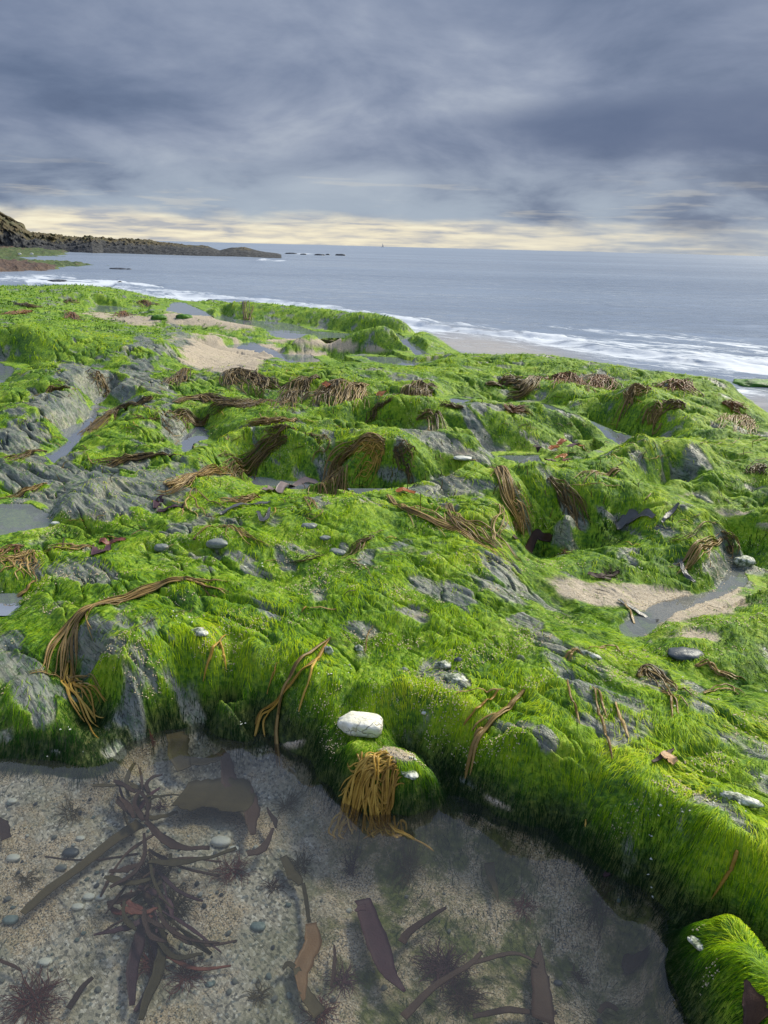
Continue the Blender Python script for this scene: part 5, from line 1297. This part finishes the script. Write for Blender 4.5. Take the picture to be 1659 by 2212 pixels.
# ------------------------------------------------------------------ barnacles and grit (uncountable)
def flecks(name, n, seed, cond, smin, smax, mat, label, cat):
    g = np.random.default_rng(seed)
    th = np.radians(g.uniform(-36, 36, n)); r = (1.15**-.6+g.uniform(0, 1, n)*(7**-.6-1.15**-.6))**(1/-.6)
    x = r*np.sin(th); y = r*np.cos(th); z = H(x, y)
    k = cond(x, y, z, g); x, y, z, r = x[k], y[k], z[k], r[k]; n = len(x)
    s = g.uniform(smin, smax, n)*(1+.12*r)
    a = g.uniform(0, 6.3, n); V = np.zeros((n, 5, 3)); 
    for j in range(4):
        V[:, j, 0] = x+s*np.cos(a+j*1.57)*g.uniform(.6, 1.2, n); V[:, j, 1] = y+s*np.sin(a+j*1.57)*g.uniform(.6, 1.2, n); V[:, j, 2] = z+.001+g.uniform(0, .003, n)
    V[:, 4] = np.stack([x, y, V[:, 0, 2]+s*.8], -1)
    b = (np.arange(n)*5)[:, None]
    idx = np.concatenate([b+np.array([[j, (j+1) % 4, 4]]) for j in range(4)], 1).reshape(-1)
    o = mesh_np(name, V.reshape(-1, 3), idx, np.full(n*4, 3), mat, smooth=False)
    return tag(o, label, cat, kind='stuff')
M_BARN = mat_stone('barnacle_white', [(.3, (.4, .42, .34)), (.7, (.72, .72, .64))], 60)
M_GRIT = mat_stone('shell_grit', [(.3, (.4, .3, .16)), (.7, (.7, .6, .4))], 200)
flecks('barnacles', 30000, 5, lambda x, y, z, g: (fbm(x*5, y*5, 300, 4) > .4) & (z > -.01) & (g.random(len(x)) < .5), .0015, .004, M_BARN, 'white barnacle crust speckled over the rock', 'barnacles')
flecks('shell_grit', 90000, 6, lambda x, y, z, g: (fbm(x*3.2+y, y*7-x, 310, 4) > .16) & (z > .06), .0013, .0028, M_GRIT, 'cream shell grit caught in the green algae', 'shell grit')

# ------------------------------------------------------------------ headland
def mat_headland():
    nt = NT('headland_rock'); p = nt.pos(); g = nt.attr('grass')
    n = nt.noise(p, .5, 6, .65); n2 = nt.noise(p, 2.2, 5, .6)
    rock = nt.ramp(n2, [(.38, (.008, .009, .01)), (.55, (.03, .032, .034)), (.7, (.08, .08, .08))])
    grass = nt.ramp(n, [(.3, (.03, .028, .01)), (.5, (.09, .065, .02)), (.6, (.055, .058, .016)), (.72, (.14, .1, .035))])
    c = nt.mix(nt.mr(nt.math('ADD', g, nt.math('MULTIPLY', nt.math('SUBTRACT', n2, .5), 1.1)), .42, .58), rock, grass)
    return nt.out(principled(nt, color=c, rough=.8, normal=nt.bump(nt.math('ADD', n, nt.math('MULTIPLY', n2, .4)), 1, .5)))
def headland():
    U0 = [-700, -350, -120, 0, 25, 50, 70, 100, 150, 200, 300, 380, 450, 475, 500, 530, 560, 575, 600, 608]
    SK = [330, 350, 405, 448, 462, 478, 494, 498, 504, 506, 514, 522, 530, 540, 533, 532, 541, 544, 547, 550]
    BS = [570, 552, 530, 523, 523, 524, 527, 534, 545, 547, 547, 547, 547.5, 548, 548.5, 549, 549, 549, 549.5, 550]
    u = np.concatenate([np.linspace(-700, 0, 60)[:-1], np.linspace(0, 608, 420)])
    sk = np.interp(u, U0, SK); bs = np.interp(u, U0, BS)
    base = P(u, np.maximum(bs, np.interp(u, [-700, 0, 150, 700], [565, 541, 545, 560])), SEA_Z)   # where it meets the shore
    d = np.hypot(base[:, 0], base[:, 1]); dirx = base[:, 0]/d; diry = base[:, 1]/d
    back = 14.0
    dr = rays(u, sk); top_z = CAM_Z+dr[:, 2]/np.hypot(dr[:, 0], dr[:, 1])*(d+back*.6)
    dr2 = rays(u, bs); foot_z = np.maximum(CAM_Z+dr2[:, 2]/np.hypot(dr2[:, 0], dr2[:, 1])*(d+1), SEA_Z)
    NS = 46; s = np.linspace(0, 1, NS)
    V = np.zeros((len(u), NS, 3)); G = np.zeros((len(u), NS))
    for k, t in enumerate(s):
        if t < .62: q = t/.62; z = foot_z-.4*(1-q)**4+(top_z-foot_z)*np.sin(q*math.pi/2)**1.1
        else: q = (t-.62)/.38; z = top_z-(top_z+1.0)*q**1.5
        rr = d+back*t
        V[:, k] = np.stack([dirx*rr, diry*rr, z], -1); hh = (z-foot_z)/np.maximum(top_z-foot_z, .3)
        G[:, k] = hh*np.interp(u, [-700, 0, 90, 200, 420, 480, 530, 560, 608], [1.2, 1.1, .8, .62, .62, .4, .62, .4, .1])
    n1 = fbm(V[..., 0]*.35, V[..., 1]*.35, 400, 4); n2 = fbm(V[..., 0]*1.3+V[..., 2], V[..., 1]*1.3, 401, 4)
    amp = np.clip((V[..., 2]-SEA_Z)*.5, 0, 1)*np.clip((top_z-SEA_Z)/3, .25, 1)[:, None]
    V[..., 2] += (n1*.9+np.abs(n2)*.8-.75)*amp*(.9-.75*sstep(.55, .62, s)[None]*(u < 60)[:, None])
    V[..., 1] += n2*amp*1.2
    f, lt = grid_faces(len(u), NS); f = f.reshape(-1, 4).reshape(-1)
    o = mesh_np('headland', V.reshape(-1, 3), f, lt, mat_headland(), {'grass': G.ravel()})
    tag(o, kind='structure'); o['label'] = 'dark rocky headland with rough brown grass reaching into the bay'
headland()
def far_shelf():
    nt = NT('far_shelf_weed'); p = nt.pos(); n = nt.noise(p, .55, 6, .65); n2 = nt.noise(p, 2.5, 5, .6); r = nt.attr('rust')
    c = nt.ramp(nt.math('ADD', nt.math('MULTIPLY', n, .6), nt.math('MULTIPLY', n2, .4)), [(.32, (.012, .016, .008)), (.42, (.03, .06, .006)), (.52, (.06, .1, .01)), (.62, (.1, .11, .025)), (.72, (.2, .18, .1))])
    c = nt.mix(nt.mr(nt.math('ADD', r, nt.math('MULTIPLY', nt.math('SUBTRACT', n2, .5), 1.2)), .42, .6), c, nt.ramp(n2, [(.3, (.03, .016, .01)), (.7, (.12, .065, .035))]))
    m = nt.out(principled(nt, color=c, rough=.7, normal=nt.bump(n2, 1, .3)))
    aq = np.radians(np.linspace(-62, -20, 420)); bq = np.linspace(math.log(16), math.log(110), 300)
    A, B = np.meshgrid(aq, bq); R = np.exp(B); X = R*np.sin(A); Y = R*np.cos(A)
    u, v = project(np.stack([X, Y, np.full_like(X, SEA_Z)], -1))
    o1 = np.minimum(np.minimum(v-530, 556-v), np.interp(u, [-900, 0, 100, 165], [60, 30, 9, -2]))   # back part
    l2 = np.interp(u, [-900, 0, 60, 130, 205], [14, 13, 10, 5, -.5]); o2 = np.minimum(v-(573-l2), (577+l2*1.1)-v); o2 = np.minimum(o2, l2)
    o = np.maximum(o1, o2)
    n = fbm(X*.25, Y*.25, 500, 4); n2_ = fbm(X*1.1, Y*1.1, 501, 4)
    Z = SEA_Z-.35+sstep(-2, 5, o+n*5)*(.45+.25*n+.3*np.abs(n2_))+.3*sstep(4, 14, o)
    rust = sstep(16, 6, 590-v)*1.0*(u < 120)+.35*(n > -.1)+.75*sstep(548, 535, v)*(v > 520)*(n > 0)
    f, lt = grid_faces(*X.shape); f = f.reshape(-1, 4)[:, ::-1].reshape(-1)
    ob = mesh_np('far_shore', np.stack([X, Y, Z], -1).reshape(-1, 3), f, lt, m, {'rust': rust.ravel()}); tag(ob, kind='structure'); ob['label'] = 'flat green and rust shelf below the headland'
far_shelf()
# two pale boulders on the far shelf, and a boat on the horizon
for (u, v, lab) in [(42, 549, 'small white boulder on the far shelf, left of two'), (68, 549, 'small white boulder on the far shelf, right of two')]:
    stone('boulder', u, v, 7, 5, S_PALE, lab, 'boulder', z=.15, seed=u)
def boat():
    p = P(np.array([826.0]), np.array([539.5]), SEA_Z)[0]; d = 1800.0; p = np.array([p[0]/np.hypot(p[0], p[1])*d, p[1]/np.hypot(p[0], p[1])*d, SEA_Z])
    root = empty('sailing_boat', tuple(p)); tag(root, 'tiny sailing boat on the horizon', 'boat')
    m = mat_stone('boat_paint', [(.3, (.5, .5, .5)), (.7, (.6, .6, .6))], .3)
    V, f, lt = stone_mesh(7, 2.4, 1.6, 3, 2.5, .01, 16, 10); mesh_np('hull', V+np.array([0, 0, .4]), f, lt, m, parent=root)
    V = np.array([[-.3, 0, 1], [2.8, .05, 1.2], [-.2, 0, 9], [-.3, .12, 1], [2.8, .17, 1.2], [-.2, .12, 9]]); mesh_np('sail', V, np.array([0, 1, 2, 5, 4, 3, 0, 3, 4, 1, 1, 4, 5, 2, 2, 5, 3, 0]), np.array([3, 3, 4, 4, 4]), m, parent=root, smooth=False)
boat()
